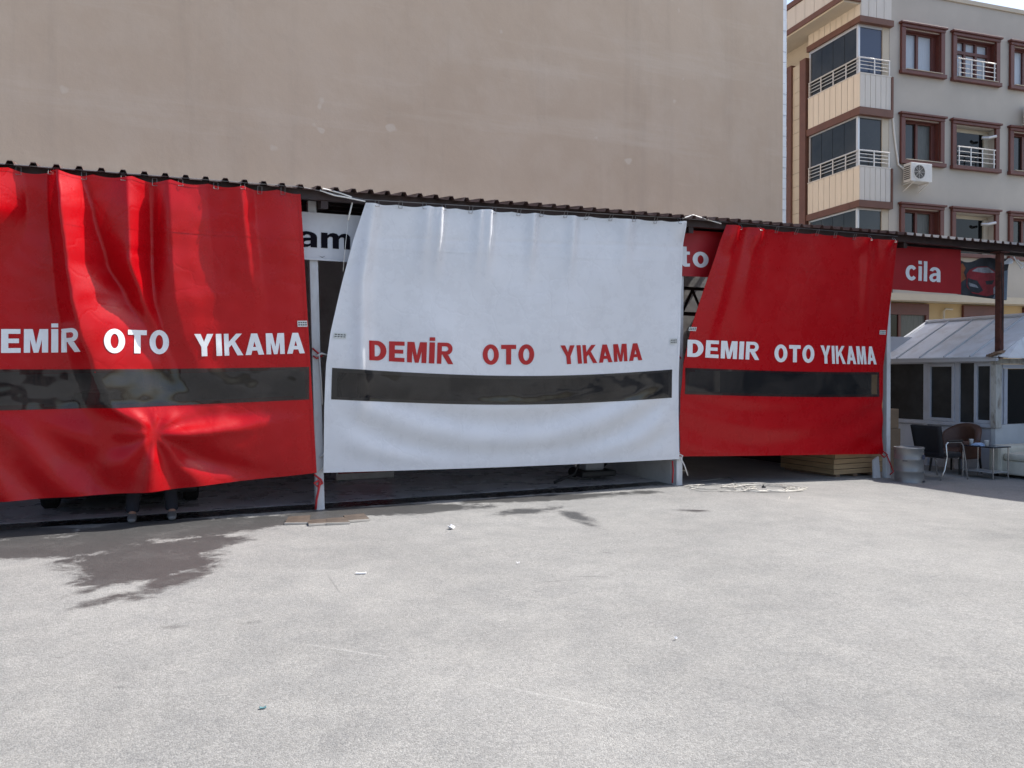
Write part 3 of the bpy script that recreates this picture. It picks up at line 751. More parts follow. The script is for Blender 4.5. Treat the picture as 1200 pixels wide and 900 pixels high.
def make_tarp(T, name, label, m, win, words, lmat, hooks, stickers, nu=190, nv=130):
    c = T.pos(.5, 1.0)
    root = thing(name, label, 'tarpaulin', (c.x, c.y, 0), 'printed tarpaulin curtains of the wash bays')
    wq = [T.inv(*p) for p in win]                                   # tl tr br bl
    wt = wq[0]; 
    def inwin(a, t, mg=.012):
        a0 = (wq[0][0] + wq[3][0]) / 2; a1 = (wq[1][0] + wq[2][0]) / 2
        if not (a0 + mg < a < a1 - mg): return False
        f = (a - a0) / (a1 - a0)
        return lerp(wq[0][1], wq[1][1], f) + mg < t < lerp(wq[3][1], wq[2][1], f) - mg
    mb = MB(); mb.grid(lambda a, t: T.pos(a, t), nu, nv, inwin)
    obj('sheet', mb, m, root, smooth=True, fix=False)
    mb = MB()
    def wf(x, y):
        a = lerp(lerp(wq[0][0], wq[1][0], x), lerp(wq[3][0], wq[2][0], x), y)
        t = lerp(lerp(wq[0][1], wq[1][1], x), lerp(wq[3][1], wq[2][1], x), y)
        return T.pos(a, t, .0045)
    mb.grid(wf, 150, 14); obj('window', mb, M['vinyl'], root, smooth=True, fix=False)
    for nm, a0, a1, t0, t1 in (('hem', 0, 1, .0, .011), ('hem', 0, 1, .988, 1), ('hem', 0, .008, .012, .987), ('hem', .992, 1, .012, .987), ('seam', .009, .991, .158, .168)):
        mb = MB(); mb.grid(lambda x, y: T.pos(lerp(a0, a1, x), lerp(t0, t1, y), .003), nu if a1 - a0 > .5 else 2, 2 if t1 - t0 < .5 else nv); obj(nm, mb, m, root, smooth=True, fix=False)
    for body, quad in words:                                        # quad: tl tr br bl in the photograph
        q = [T.inv(*p) for p in quad]
        def tf(x, y, q=q):
            y = 1 - y
            a = lerp(lerp(q[0][0], q[1][0], x), lerp(q[3][0], q[2][0], x), y)
            t = lerp(lerp(q[0][1], q[1][1], x), lerp(q[3][1], q[2][1], x), y)
            return T.pos(a, t, .0055)
        text_on('lettering', body, tf, lmat, root, bold=.032, cell=(len(body) * 8, 8))
    for px in hooks:
        a, _ = T.inv(px, project(P(*T.flat(.5, 0)))[1])
        u, n, z = T.flat(a, 0); zz = z; mbk = MB()
        r = .022
        n = (T.pos(a, 0) - O).dot(N)
        mbk.tube([P(u - r, n + .012, zz - .035), P(u + r, n + .012, zz - .035), P(u + r, WN + .008, zz + .045), P(u - r, WN + .008, zz + .045), P(u - r, n + .012, zz - .035)], .003, 5)
        obj('hook', mbk, M['hook'], root)
    for (x0, y0, x1, y1) in stickers:
        q0 = T.inv(x0, y0); q1 = T.inv(x1, y1)
        mbs = MB(); mbs.grid(lambda x, y: T.pos(lerp(q0[0], q1[0], x), lerp(q0[1], q1[1], y), .010), 4, 3)
        st = obj('sticker', mbs, M['sticker'], root, fix=False)
        mbs = MB()
        for rr in range(2):
            for k in range(4):
                xa = .08 + k * .23; ya = .2 + rr * .38
                pts = [T.pos(lerp(q0[0], q1[0], xx), lerp(q0[1], q1[1], yy), .012) for xx, yy in ((xa, ya), (xa + .17, ya), (xa + .17, ya + .2), (xa, ya + .2))]
                mbs.quad(*pts)
        obj('print', mbs, M['ink'], st, fix=False)
    return root
TA = Tarp((-195, 184), (352, 225), (-205, 600), (371, 554), .345, .16, sag_left, disp_left)
make_tarp(TA, 'tarpaulin_curtain', 'glossy red tarpaulin with white lettering and billowing folds, leftmost, cut by the photo edge', M['tarp_red'],
          ((-180, 432), (362, 430), (362, 468), (-180, 484)),
          (('DEMİR', ((-27, 386), (97, 386), (97, 413), (-27, 414))), ('OTO', ((124, 387), (198, 388), (198, 415), (124, 414))),
           ('YIKAMA', ((227, 392), (356, 390), (357, 414), (228, 418)))), M['letter_white'],
          (-170, -130, -90, -50, -15, 23, 61, 99, 145, 181, 211, 252, 283, 303, 330), ((348, 376, 360, 383),), 230, 130)
TB = Tarp((428, 238), (801, 260), (379, 554), (796, 538), .35, .12, sag_mid, disp_mid, ((414, 282), (401, 330), (387, 390), (382, 425), (380, 480)), ((797, 380), (795, 420), (795, 480)))
make_tarp(TB, 'tarpaulin_curtain', 'white tarpaulin with red lettering and a dark window strip, between the two red ones', M['tarp_white'],
          ((389, 431), (787, 433), (787, 466), (388, 468)),
          (('DEMİR', ((432, 399), (530, 402), (529, 427), (432, 422))), ('OTO', ((564, 404), (624, 404), (624, 427), (564, 427))),
           ('YIKAMA', ((654, 405), (751, 402), (752, 422), (656, 427)))), M['letter_red'],
          (437, 466, 494, 517, 550, 577, 607, 634, 662, 687, 715, 741, 767, 793), ((391, 390, 405, 397), (784, 397, 792, 403)))
TC = Tarp((849, 264), (1051, 282), (797, 535), (1034, 532), .35, .08, sag_right, disp_right, ((838, 300), (828, 330), (810, 385), (801, 425), (797, 480)), ((1046, 330), (1039, 400), (1035, 430), (1034, 480)))
make_tarp(TC, 'tarpaulin_curtain', 'dark red tarpaulin with white lettering, the narrowest one, beside the white cabin', M['tarp_red'],
          ((803, 431), (1030, 436), (1030, 465), (803, 462)),
          (('DEMIR', ((806, 398), (887, 401), (886, 422), (805, 418))), ('OTO', ((904, 404), (950, 405), (950, 425), (904, 424))),
           ('YIKAMA', ((957, 405), (1025, 406), (1027, 427), (958, 426)))), M['letter_white'],
          (862, 884, 908, 932, 956, 977, 1000, 1016, 1044), ((808, 383, 815, 388), (1031, 387, 1038, 392)))

# ropes that tie the curtains to the posts
def front_pts(pts, n): return [P(on_front(x, y, n)[0], n, on_front(x, y, n)[1]) for x, y in pts]
def ropes(label, m, loc, strands, name='tie_rope', cat='rope'):
    t = thing(name, label, cat, loc)
    for pts, n_, r_ in strands:
        mb = MB(); mb.tube(front_pts(pts, n_), r_, 6); obj('strand', mb, M[m], t, smooth=True)
ropes('red rope knotted round the foot of the leftmost white post', 'rope_red', P(.02, .06, 0),
      ((((368, 556), (376, 562), (378, 566), (372, 570), (368, 566), (374, 563)), .075, .013), (((375, 564), (373, 576), (371, 585), (370, 597)), .085, .014)))
ropes('short red cord looped halfway up the leftmost white post', 'rope_red', P(.02, .06, 2), ((((366, 408), (373, 414), (378, 417), (371, 420), (367, 417)), .07, .011),))
ropes('white cords holding the left edge of the white tarpaulin to its post', 'rope_white', P(.05, .08, 0),
      ((((371, 417), (377, 414), (384, 416)), .08, .012), (((374, 416), (376, 440), (378, 474)), .085, .008), (((375, 536), (379, 532), (383, 531)), .08, .011), (((374, 553), (381, 545), (384, 543)), .08, .008)))
ropes('white cord with loose end at the lower right corner of the white tarpaulin', 'rope_white', P(5.2, .09, 0),
      ((((796, 530), (793, 535), (797, 540), (800, 534), (795, 532)), .09, .011), (((797, 536), (802, 545), (806, 557)), .10, .008)))
ropes('thin red cord along the post between white and right red tarpaulin', 'rope_red', P(5.15, .06, 0), ((((788, 540), (789, 552), (788, 566)), .06, .010), (((790, 412), (795, 416), (798, 420)), .09, .010)))
ropes('red cord tying the right red tarpaulin to the rightmost white post', 'rope_red', P(9.44, .06, 0),
      ((((1034, 528), (1040, 533), (1036, 536), (1031, 531)), .06, .011), (((1039, 533), (1044, 545), (1047, 553), (1043, 556)), .06, .010)))
ropes('thin white cord dangling in front of the white banner', 'rope_white', P(.5, .3, 3.3), ((((415, 228), (411, 245), (408, 258)), .30, .010), (((408, 258), (405, 285), (402, 318)), .29, .003)), 'cord', 'cord')

# ------------------------------------------------------------------ banners above the bays
def banner_pt(px0, px1, y00, y01, y10, y11, n):                      # quad on plane n: returns fn(x, y)
    c = [on_front(px0, y00, n), on_front(px1, y01, n), on_front(px1, y11, n), on_front(px0, y10, n)]
    def f(x, y, off=0.0):
        u = lerp(lerp(c[0][0], c[1][0], x), lerp(c[3][0], c[2][0], x), y); z = lerp(lerp(c[0][1], c[1][1], x), lerp(c[3][1], c[2][1], x), y)
        return P(u, n + off + .02 * wr_(u * 80, z * 80, .02, 2.2) + .012 * math.sin(u * 5 + z), z)
    return f
def words_in(f, px0, px1, quad, body, m, root, italic=0.0, bold=.035):
    # quad in fractions of the banner (x0, x1, ytop, ybottom)
    x0, x1, yt, yb = quad
    text_on('lettering', body, lambda x, y: f(lerp(x0, x1, x), lerp(yb, yt, y), .007), m, root, bold, italic, (len(body) * 8, 8))
BN = .075
f1 = banner_pt(250, 470, 241, 256, 299, 310, BN)
r1 = thing('banner', 'white banner with large dark lettering hung under the roof between left and middle tarpaulins', 'banner', f1(.5, 1), 'banners hung under the roof edge')
mb = MB(); mb.grid(f1, 40, 10); obj('sheet', mb, M['banner_white'], r1, smooth=True, fix=False)
mb = MB(); mb.grid(lambda x, y: f1(lerp(.0, 1, x), lerp(.955, 1.0, y), .008), 40, 2); obj('hem', mb, M['banner_white'], r1, fix=False)
words_in(f1, 0, 0, (.4217, .84, .29, .735), 'ama', M['letter_black'], r1, bold=.04)
for o_ in [o_ for o_ in r1.children if o_.name.startswith('lettering')]: pass
mb = MB()
mb.quad(*[f1(a, b_, .009) for a, b_ in ((.535, .905), (.555, .925), (.575, .90), (.556, .94))]); obj('tear', mb, M['ink'], r1, fix=False)
f2 = banner_pt(700, 900, 261, 277, 319, 328, BN)
r2 = thing('banner', 'red banner with pale lettering seen between the white and right red tarpaulins', 'banner', f2(.5, 1), 'banners hung under the roof edge')
mb = MB(); mb.grid(f2, 40, 10); obj('sheet', mb, M['banner_red'], r2, smooth=True, fix=False)
words_in(f2, 0, 0, (.34, .625, .34, .79), 'oto', M['letter_white'], r2, bold=.045)
f3 = banner_pt(1000, 1126, 284, 293, 336, 345, BN)
r3 = thing('banner', 'red banner with pale lettering above the cabin roof at right', 'banner', f3(.5, 1), 'banners hung under the roof edge')
mb = MB(); mb.grid(f3, 30, 10); obj('sheet', mb, M['banner_red'], r3, smooth=True, fix=False)
words_in(f3, 0, 0, (.455, .80, .31, .76), 'cila', M['letter_white'], r3, bold=.045)
# torn picture banner with a printed red car
f4b = banner_pt(1122, 1179, 293, 300, 345, 352, BN - .03)
def f4(x, y, off=0.0):
    p = f4b(x, y, off); top = clamp(1 - y * 2.2)
    sag = top * (.26 + .1 * math.sin(x * 9)) * (1 - .7 * sstep(.45, .75, x) )
    return p - Z * sag * .55 + N * (.10 * top * math.sin(x * 7) * x)
r4 = thing('picture_banner', 'torn banner with a printed picture of a red car, sagging beside the rusty column', 'banner', f4(.5, 1))
M['print_dark'] = mat('print_dark', (.035, .04, .05), .5, 0, .6, 5)
M['print_red'] = mat('print_red', (.28, .03, .04), .5, 0, .3, 8)
M['print_blue'] = mat('print_blue', (.16, .21, .27), .5, 0, .3, 6)
M['print_grey'] = mat('print_grey', (.30, .31, .34), .5, 0, .4, 8)
M['print_orange'] = mat('print_orange', (.30, .10, .04), .5, 0, .4, 8)
mb = MB(); mb.grid(f4, 24, 18); obj('sheet', mb, M['print_dark'], r4, smooth=True, fix=False)
def patch(name, m, poly, off):
    me_ = MB(); c = (sum(p[0] for p in poly) / len(poly), sum(p[1] for p in poly) / len(poly))
    rings = 4; m_ = len(poly)
    for k in range(1, rings + 1):
        for p in poly: me_.v.append(f4(lerp(c[0], p[0], k / rings), lerp(c[1], p[1], k / rings), off))
    for k in range(rings - 1):
        for q in range(m_): me_.f.append((k * m_ + q, k * m_ + (q + 1) % m_, (k + 1) * m_ + (q + 1) % m_, (k + 1) * m_ + q))
    me_.f.append(tuple(range(m_)))
    return obj(name, me_, m, r4, fix=False)
patch('printed_backdrop', M['print_blue'], ((.78, .42), (1.0, .3), (1.0, .99), (.72, .99), (.8, .8)), .004)
patch('printed_flame', M['print_orange'], ((.03, .2), (.10, .1), (.16, .3), (.12, .5), (.17, .62), (.06, .72), (.02, .5)), .005)
patch('printed_car', M['print_red'], ((.18, .52), (.24, .36), (.38, .26), (.62, .24), (.76, .34), (.84, .5), (.85, .72), (.78, .88), (.6, .96), (.3, .93), (.18, .8)), .006)
patch('printed_windscreen', M['print_grey'], ((.28, .42), (.4, .29), (.64, .27), (.76, .4), (.55, .44)), .008)
patch('printed_grille', M['print_dark'], ((.2, .6), (.4, .64), (.52, .84), (.42, .92), (.26, .9), (.19, .76)), .008)
patch('printed_grille', M['print_dark'], ((.56, .62), (.74, .58), (.7, .68), (.58, .7)), .008)
patch('printed_headlight', M['print_grey'], ((.22, .7), (.38, .74), (.42, .8), (.24, .78)), .010)
patch('printed_wheel', M['print_grey'], ((.72, .76), (.79, .66), (.83, .72), (.80, .84), (.73, .9)), .010)
mb = MB()
mb.grid(lambda x, y: f4(lerp(.80, 1.0, x), lerp(.0, .16, y), .03 + .05 * math.sin(x * 6 + y * 3)), 8, 5); obj('torn_flap', mb, M['paper'], r4, smooth=True, fix=False)

# ------------------------------------------------------------------ tall taupe building
tb = thing('plastered_building', 'tall windowless taupe plastered building wall rising behind the shed', 'building', P(3, -4.6, 0))
def taupe_u(x, n): return on_front(x, 100, n)[0]
TU = taupe_u(917.5, -4.6)
mb = MB(); mb.box(P, -14, TU, -18, -4.6, -.3, 21); obj('wall', mb, M['plaster'], tb)
for k in range(86):
    z0 = .1 + k * .243
    mb = MB(); j = random.uniform(-.004, .004)
    mb.box(P, TU + .004, TU + .135, -5.2, -4.63 + j, z0, z0 + .236)
    obj('corner_tile', mb, M['tile_white'], tb)

# ------------------------------------------------------------------ apartment building
AANG = R(17.7); A0 = Vector((12.77, 26.0, 0))
EA = Vector((math.cos(AANG), math.sin(AANG), 0)); NA = Vector((math.sin(AANG), -math.cos(AANG), 0))
def Q(a, b_, z): return A0 + EA * a + NA * b_ + Z * z
ap = thing('apartment_building', 'grey apartment building with brown framed windows and stacked corner balconies', 'building', Q(2, 0, 0))
AL = -1.745
WINX = ((-.05, 1.76), (2.10, 4.17), (4.64, 6.45), (6.9, 8.9), (9.4, 11.2))
ROWS = ((11.50, 13.19), (8.55, 10.24), (5.60, 7.29))
def wall_with_holes(a0, a1, z0, z1, holes, b0, b1):                  # strips round window openings
    mb = MB(); xs = sorted(set([a0, a1] + [h[0] for h in holes] + [h[1] for h in holes])); zs = sorted(set([z0, z1] + [h[2] for h in holes] + [h[3] for h in holes]))
    for i in range(len(xs) - 1):
        run = None
        for j in range(len(zs) - 1):
            cx, cz = (xs[i] + xs[i + 1]) / 2, (zs[j] + zs[j + 1]) / 2
            hole = any(h[0] < cx < h[1] and h[2] < cz < h[3] for h in holes)
            if not hole:
                if run is None: run = [zs[j], zs[j + 1]]
                else: run[1] = zs[j + 1]
            if (hole or j == len(zs) - 2) and run:
                mb.box(Q, xs[i], xs[i + 1], b0, b1, *run); run = None
    return mb
holes = []
for wx in WINX:
    for r in ROWS: holes.append((wx[0] + .16, wx[1] - .16, r[0] + .15, r[1] - .2))
mb = wall_with_holes(-.47, 18, 4.28, 14.16, holes, -.3, 0); obj('wall', mb, M['apt_grey'], ap)
mb = MB(); mb.box(Q, AL + .3, 18, -9, -.55, 0, 14.16); obj('core', mb, M['apt_cream'], ap)
mb = MB(); mb.box(Q, -.45, 18, -9, .05, 14.165, 14.30); obj('roof', mb, M['apt_cream'], ap)
mb = MB(); mb.box(Q, AL - .1, 18, -.4, .32, 4.05, 4.275); obj('first_floor_slab', mb, M['apt_cream'], ap)
mb = MB(); mb.box(Q, AL + .2, 18, -.54, -.22, 0, 4.045); obj('ground_floor_wall', mb, M['apt_yellow'], ap)
def window(wx, r, kind):
    a0, a1 = wx; z0, z1 = r
    mb = MB(); w_ = .17
    mb.box(Q, a0, a0 + w_, 0.002, .09, z0 + .13, z1 - .17); mb.box(Q, a1 - w_, a1, 0.002, .09, z0 + .13, z1 - .17)
    mb.box(Q, a0 - .04, a1 + .04, 0.002, .14, z0, z0 + .128); mb.box(Q, a0 - .0, a1 + .0, 0.002, .11, z1 - .168, z1 - .07); mb.box(Q, a0 - .06, a1 + .06, 0.002, .16, z1 - .068, z1)
    win = obj('window', mb, M['win_brown'], ap, bevel=.012)
    i0, i1, k0, k1 = a0 + .162, a1 - .162, z0 + .152, z1 - .202
    # reveal and sashes
    mb = MB(); rd = -.2
    if kind in ('balcony', 'open'):
        mb.box(Q, i0, i1, -.29, -.25, k1 - .12, k1); obj('lintel', mb, M['apt_cream'], win)
        mb = MB(); mb.box(Q, i0, i1 - .22, -.28, -.26, k0, k1 - .12); obj('pane', mb, M['glass_dark'], win)
        mb = MB(); mb.box(Q, i1 - .218, i1, -.29, -.2, k0, k1 - .122); obj('reveal', mb, M['apt_cream'], win)
        mb = MB(); mb.tube([Q(i1 - .05, .12, k1 - .25), Q(i1 - .32, .05, k1 - .31), Q(i1 - .5, -.05, k1 - .30)], .05, 8); obj('flue', mb, M['alu'], win)
    else:
        f = .07
        for q in ((i0 - .0, i0 + .02, k0, k1), (i1 - .02, i1, k0, k1), (i0 + .021, i1 - .021, k1 - .02, k1)): mb.box(Q, q[0], q[1], -.139, -.002, q[2], q[3])
        mb.box(Q, i0, i0 + f, -.25, -.14, k0, k1); mb.box(Q, i1 - f - .12, i1, -.25, -.14, k0, k1)
        mb.box(Q, i0 + f, i1 - f - .12, -.25, -.14, k0, k0 + f); mb.box(Q, i0 + f, i1 - f - .12, -.25, -.14, k1 - f, k1)
        p0, p1 = i0 + f, i1 - f - .12
        cols = 2 if kind in ('plain', 'dark', 'tilt') else 3
        st = [lerp(p0, p1, c / cols) for c in range(1, cols)]
        for c in st: mb.box(Q, c - .045, c + .045, -.24, -.135, k0 + f, k1 - f)
        zt = k1 - f - .34
        if cols == 3:
            mb.box(Q, p0, p1, -.235, -.130, zt - .05, zt + .05)
        obj('sash', mb, M['win_brown'], win)
        ed = [p0] + st + [p1]
        for c in range(cols):
            segs = [(k0 + f, k1 - f)] if cols == 2 else [(k0 + f, zt - .05), (zt + .05, k1 - f)]
            for s0, s1 in segs:
                mb = MB(); mb.box(Q, ed[c] + (.045 if c else 0), ed[c + 1] - (.045 if c < cols - 1 else 0), -.225, -.205, s0, s1)
                mm = M['curtain'] if kind in ('plain', 'french') else (M['curtain_dim'] if c == 1 else M['glass_grey'])
                if kind == 'tilt': mm = M['curtain'] if c == 0 else M['glass_dark']
                obj('pane', mb, mm, win)
        mb = MB(); mb.box(Q, i0, i1, -.13, .16, k0 - .018, k0); obj('sill', mb, M['apt_cream'], win)
    if kind in ('balcony', 'french'):
        mb = MB(); h = .62; zb = z0 + .14
        for q in range(4): mb.tube([Q(i0 + .03, .1, zb + h * (q + 1) / 4), Q(i1 - .05, .1, zb + h * (q + 1) / 4)], .024 if q == 3 else .012, 6)
        for q in range(4): 
            x = lerp(i0 + .1, i1 - .12, q / 3); mb.tube([Q(x, .1, zb), Q(x, .1, zb + h)], .02, 6)
        obj('railing', mb, M['rail_white'], win)
    return win
kinds = (('plain', 'french', 'tilt', 'plain', 'dark'), ('dark', 'balcony', 'dark', 'balcony', 'dark'), ('dark', 'open', 'dark', 'dark', 'dark'))
for i, r in enumerate(ROWS):
    for j, wx in enumerate(WINX): window(wx, r, kinds[i][j])
for a0, a1 in ((-.85, 1.35), (2.85, 4.6), (5.6, 7.4)):
    mb = MB(); mb.box(Q, a0, a0 + .12, -.215, -.12, 2.0, 4.0); mb.box(Q, a1 - .12, a1, -.215, -.12, 2.0, 4.0); mb.box(Q, a0 + .12, a1 - .12, -.215, -.12, 3.62, 4.0)
    mb.box(Q, a0 + .12, a1 - .12, -.215, -.12, 1.9, 2.0)
    win = obj('window', mb, M['win_brown'], ap)
    c = (a0 + a1) / 2 - .1
    for s0, s1, mm in ((a0 + .12, c - .05, 'glass_dark'), (c + .05, a1 - .12, 'curtain_dim')):
        mb = MB(); mb.box(Q, s0, s1, -.212, -.19, 2.0, 3.62); obj('pane', mb, M[mm], win)
    mb = MB(); mb.box(Q, c - .05, c + .05, -.212, -.15, 2.0, 3.62); obj('mullion', mb, M['win_brown'], win)
mb = MB(); mb.tube([Q(2.35, -.12, 3.85), Q(2.05, -.12, 3.85), Q(1.98, -.12, 3.78), Q(1.98, -.12, .2)], .035, 8); obj('drain_pipe', mb, M['apt_cream'], ap)
# balconies: front face 1.27 m wide, side face 2.4 m deep
def S(c, o, z): return Q(AL - o, -c, z)                              # side face: c metres back, o metres out, height z
BALC = ((11.30, 10.22, 9.98, 12.93), (8.33, 7.24, 7.02, 10.02), (5.35, 4.3, 4.28, 7.05))
PB = .12
for (zt, zb, ztr, zg) in BALC:
    mb = MB(); mb.box(Q, AL + .02, -.47, -.28, PB - .02, zb + .005, zt - .005); mb.box(Q, AL + .02, AL + .15, -2.4, -.29, zb + .005, zt - .005)
    par = obj('balcony_parapet', mb, M['clad_gap'], ap)
    for k in range(6):                                               # cladding boards, front
        a = lerp(AL, -.50, k / 6); b2 = lerp(AL, -.50, (k + 1) / 6)
        mb = MB(); mb.box(Q, a + .008, b2 - .008, PB - .019, PB, zb, zt - .02); obj('board', mb, M['clad_pale'], par)
    for k in range(9):
        c0 = lerp(0 - PB, 2.4, k / 9); c1 = lerp(0 - PB, 2.4, (k + 1) / 9)
        mb = MB(); mb.hexa([S(c0 + .01, .0, zb), S(c0 + .01, -.019, zb), S(c1 - .01, -.019, zb), S(c1 - .01, .0, zb), S(c0 + .01, .0, zt - .02), S(c0 + .01, -.019, zt - .02), S(c1 - .01, -.019, zt - .02), S(c1 - .01, .0, zt - .02)])
        obj('board', mb, M['clad_cream'], par)
    mb = MB(); mb.box(Q, AL - .03, -.43, -.28, PB + .03, ztr, zb - .003); mb.box(Q, AL - .03, AL + .15, -2.45, -.29, ztr, zb - .003)
    mb.box(Q, -.497, -.43, -.28, PB + .03, zb, zt); obj('trim', mb, M['trim_brown'], ap)
    mb = MB(); mb.box(Q, AL + .001, -.5, -.27, PB + .01, zt - .018, zt + .02); mb.box(Q, AL - .012, AL + .14, -2.4, -.28, zt - .018, zt + .02); obj('coping', mb, M['clad_pale'], ap)
    # glazing
    mb = MB()
    mb.box(Q, AL + .05, -.72, -.1, -.02, zg - .09, zg); mb.box(Q, AL + .05, AL + .13, -2.35, -.11, zg - .09, zg)
    mb.box(Q, AL + .05, AL + .12, -.1, -.021, zt + .02, zg - .09); mb.box(Q, AL + .05, AL + .12, -2.40, -2.33, zt + .02, zg - .005)
    fr = obj('glazing_frame', mb, M['alu'], ap)
    mb = MB(); mb.box(Q, AL + .13, -.74, -.07, -.05, zt + .02, zg - .09); obj('pane', mb, M['glass_blue'] if zt > 11 else M['glass_grey'], fr)
    for k in range(4):
        c0 = lerp(.12, 2.33, k / 4); c1 = lerp(.12, 2.33, (k + 1) / 4)
        mb = MB(); mb.box(Q, AL + .075, AL + .095, -c1 + .008, -c0 - .008, zt + .02, zg - .09); obj('pane', mb, M['glass_side'], fr)
    mb = MB(); mb.box(Q, -.74, -.475, -.28, -.01, zt + .02, zg + .25); obj('wall', mb, M['apt_cream'], ap)
    mb = MB(); h = .52
    for q in range(4):
        z_ = zt + .06 + (h - .06) * (q + 1) / 4; rr = .026 if q == 3 else .013
        mb.tube([S(2.38, -.02, z_), S(-.07, -.02, z_), Q(-.52, .07, z_)], rr, 6)
    for p in [S(lerp(2.36, -.07, q / 4), -.02, 0) for q in range(5)] + [Q(lerp(AL + .02, -.54, q / 2), .07, 0) for q in (1, 2)]:
        mb.tube([p + Z * (zt + .02), p + Z * (zt + h)], .022, 6)
    obj('railing', mb, M['rail_white'], ap)
# pilasters of the side wall, tiled strip between
mb = MB()
mb.box(Q, AL - .06, AL + .2, -2.78, -2.46, 0, 12.75); obj('pilaster', mb, M['trim_brown'], ap)
mb = MB(); mb.box(Q, AL - .10, AL + .2, -3.9, -3.2, 0, 12.75); obj('pilaster', mb, M['trim_brown'], ap)
for k in range(26):
    mb = MB(); mb.box(Q, AL - .02, AL + .2, -3.195, -2.79, .2 + k * .48, .2 + k * .48 + .468); obj('wall_tile', mb, M['apt_cream'], ap)
mb = MB(); mb.box(Q, AL, AL + .2, -6, -3.91, 0, 12.75); obj('wall', mb, M['apt_cream'], ap)
# lintel zone between top glazing and the projecting upper parapet
mb = MB(); mb.box(Q, AL - .03, -.43, -.28, PB + .03, 12.93, 13.12); mb.box(Q, AL - .03, AL + .15, -2.45, -.29, 12.93, 13.12); obj('trim', mb, M['trim_brown'], ap)
for k in range(9):
    c0 = lerp(-PB, 2.4, k / 9); c1 = lerp(-PB, 2.4, (k + 1) / 9)
    mb = MB(); mb.box(Q, AL + .0, AL + .02, -c1 + .01, -c0 - .01, 13.123, 13.5); obj('board', mb, M['clad_cream'], ap)
mb = MB(); mb.box(Q, AL - .60, AL + .6, -6, PB - .05, 13.5, 13.56); obj('soffit', mb, M['apt_cream'], ap)
mb = MB(); mb.box(Q, AL - .64, AL + .02, -6, PB + .02, 13.562, 13.74); obj('trim', mb, M['trim_brown'], ap)
for k in range(12):
    c0 = lerp(-PB, 5.6, k / 12); c1 = lerp(-PB, 5.6, (k + 1) / 12)
    mb = MB(); mb.box(Q, AL - .62, AL - .55, -c1 + .008, -c0 - .008, 13.742, 14.42); obj('board', mb, M['clad_pale'], ap)
for k in range(4):
    a, b2 = lerp(AL + .03, -.5, k / 4), lerp(AL + .03, -.5, (k + 1) / 4)
    mb = MB(); mb.box(Q, a + .008, b2 - .008, -.1, PB, 13.125, 14.44); obj('board', mb, M['clad_pale'], ap)
mb = MB(); mb.box(Q, AL - .66, AL - .05, -6.0, PB + .03, 14.445, 14.62); obj('coping', mb, M['trim_brown'], ap)

def ac_unit(a0, z0, label, w_=.86, h=.60, b0=.15):
    t = thing('air_conditioner', label, 'air conditioner', Q(a0 + w_ / 2, b0, z0), 'outdoor air conditioners on the grey facade')
    mb = MB(); mb.box(Q, a0, a0 + w_, b0, b0 + .32, z0, z0 + h); obj('casing', mb, M['ac_white'], t, bevel=.015)
    mb = MB(); c = Q(a0 + w_ * .38, b0 + .322, z0 + h / 2)
    ring = []
    for rr, off in ((.25, .0), (.25, .018), (.225, .018)):
        ring.append([c + EA * rr * math.cos(2 * math.pi * k / 24) + Z * rr * math.sin(2 * math.pi * k / 24) + NA * off for k in range(24)])
    for k in range(2):
        for q in range(24): mb.quad(ring[k][q], ring[k][(q + 1) % 24], ring[k + 1][(q + 1) % 24], ring[k + 1][q])
    for rr in (.06, .11, .16, .21):
        mb.tube([c + EA * rr * math.cos(2 * math.pi * k / 20) + Z * rr * math.sin(2 * math.pi * k / 20) + NA * .014 for k in range(21)], .004, 4, False)
    for k in range(4):
        d = EA * math.cos(k * math.pi / 4) + Z * math.sin(k * math.pi / 4); mb.tube([c - d * .23 + NA * .012, c + d * .23 + NA * .012], .005, 4)
    obj('fan_guard', mb, M['ac_white'], t)
    mb = MB(); mb.prism(lambda x, y, z: c + EA * x + Z * y + NA * z, [(.235 * math.cos(2 * math.pi * k / 24), .235 * math.sin(2 * math.pi * k / 24)) for k in range(24)], .001, .004); obj('fan_opening', mb, M['black_plastic'], t)
    for k in range(7):
        mb = MB(); z_ = z0 + .08 + k * .065; mb.hexa([Q(a0 - .012, b0 + .04, z_), Q(a0 - .001, b0 + .04, z_), Q(a0 - .001, b0 + .28, z_), Q(a0 - .012, b0 + .28, z_), Q(a0 - .012, b0 + .04, z_ + .03), Q(a0 - .001, b0 + .04, z_ + .03), Q(a0 - .001, b0 + .28, z_ + .03), Q(a0 - .012, b0 + .28, z_ + .03)])
        obj('louvre', mb, M['black_plastic'], t)
    for x in (a0 + .12, a0 + w_ - .12):
        mb = MB(); mb.tube([Q(x, .0, z0 - .02), Q(x, b0 + .34, z0 - .02)], .02, 6); mb.tube([Q(x, .01, z0 - .25), Q(x, b0 + .30, z0 - .03)], .015, 6); obj('bracket', mb, M['ac_white'], t)
    return t
ac_unit(-.02, 7.9, 'white air conditioner unit under the second row window, complete with fan front visible')
ac_unit(5.15, 10.35, 'white air conditioner unit at the right photo edge below the tilted open window')
mb = MB(); mb.tube([Q(-.35, .03, 10.1), Q(-.3, .03, 9.6), Q(-.2, .03, 9.0), Q(-.12, .05, 8.5), Q(.1, .15, 8.3)], .03, 6)
tag(obj('pipe', mb, M['ac_white'], loc=Q(-.3, 0, 8)), 'white insulated pipe running down the grey wall to the air conditioner', 'pipe')

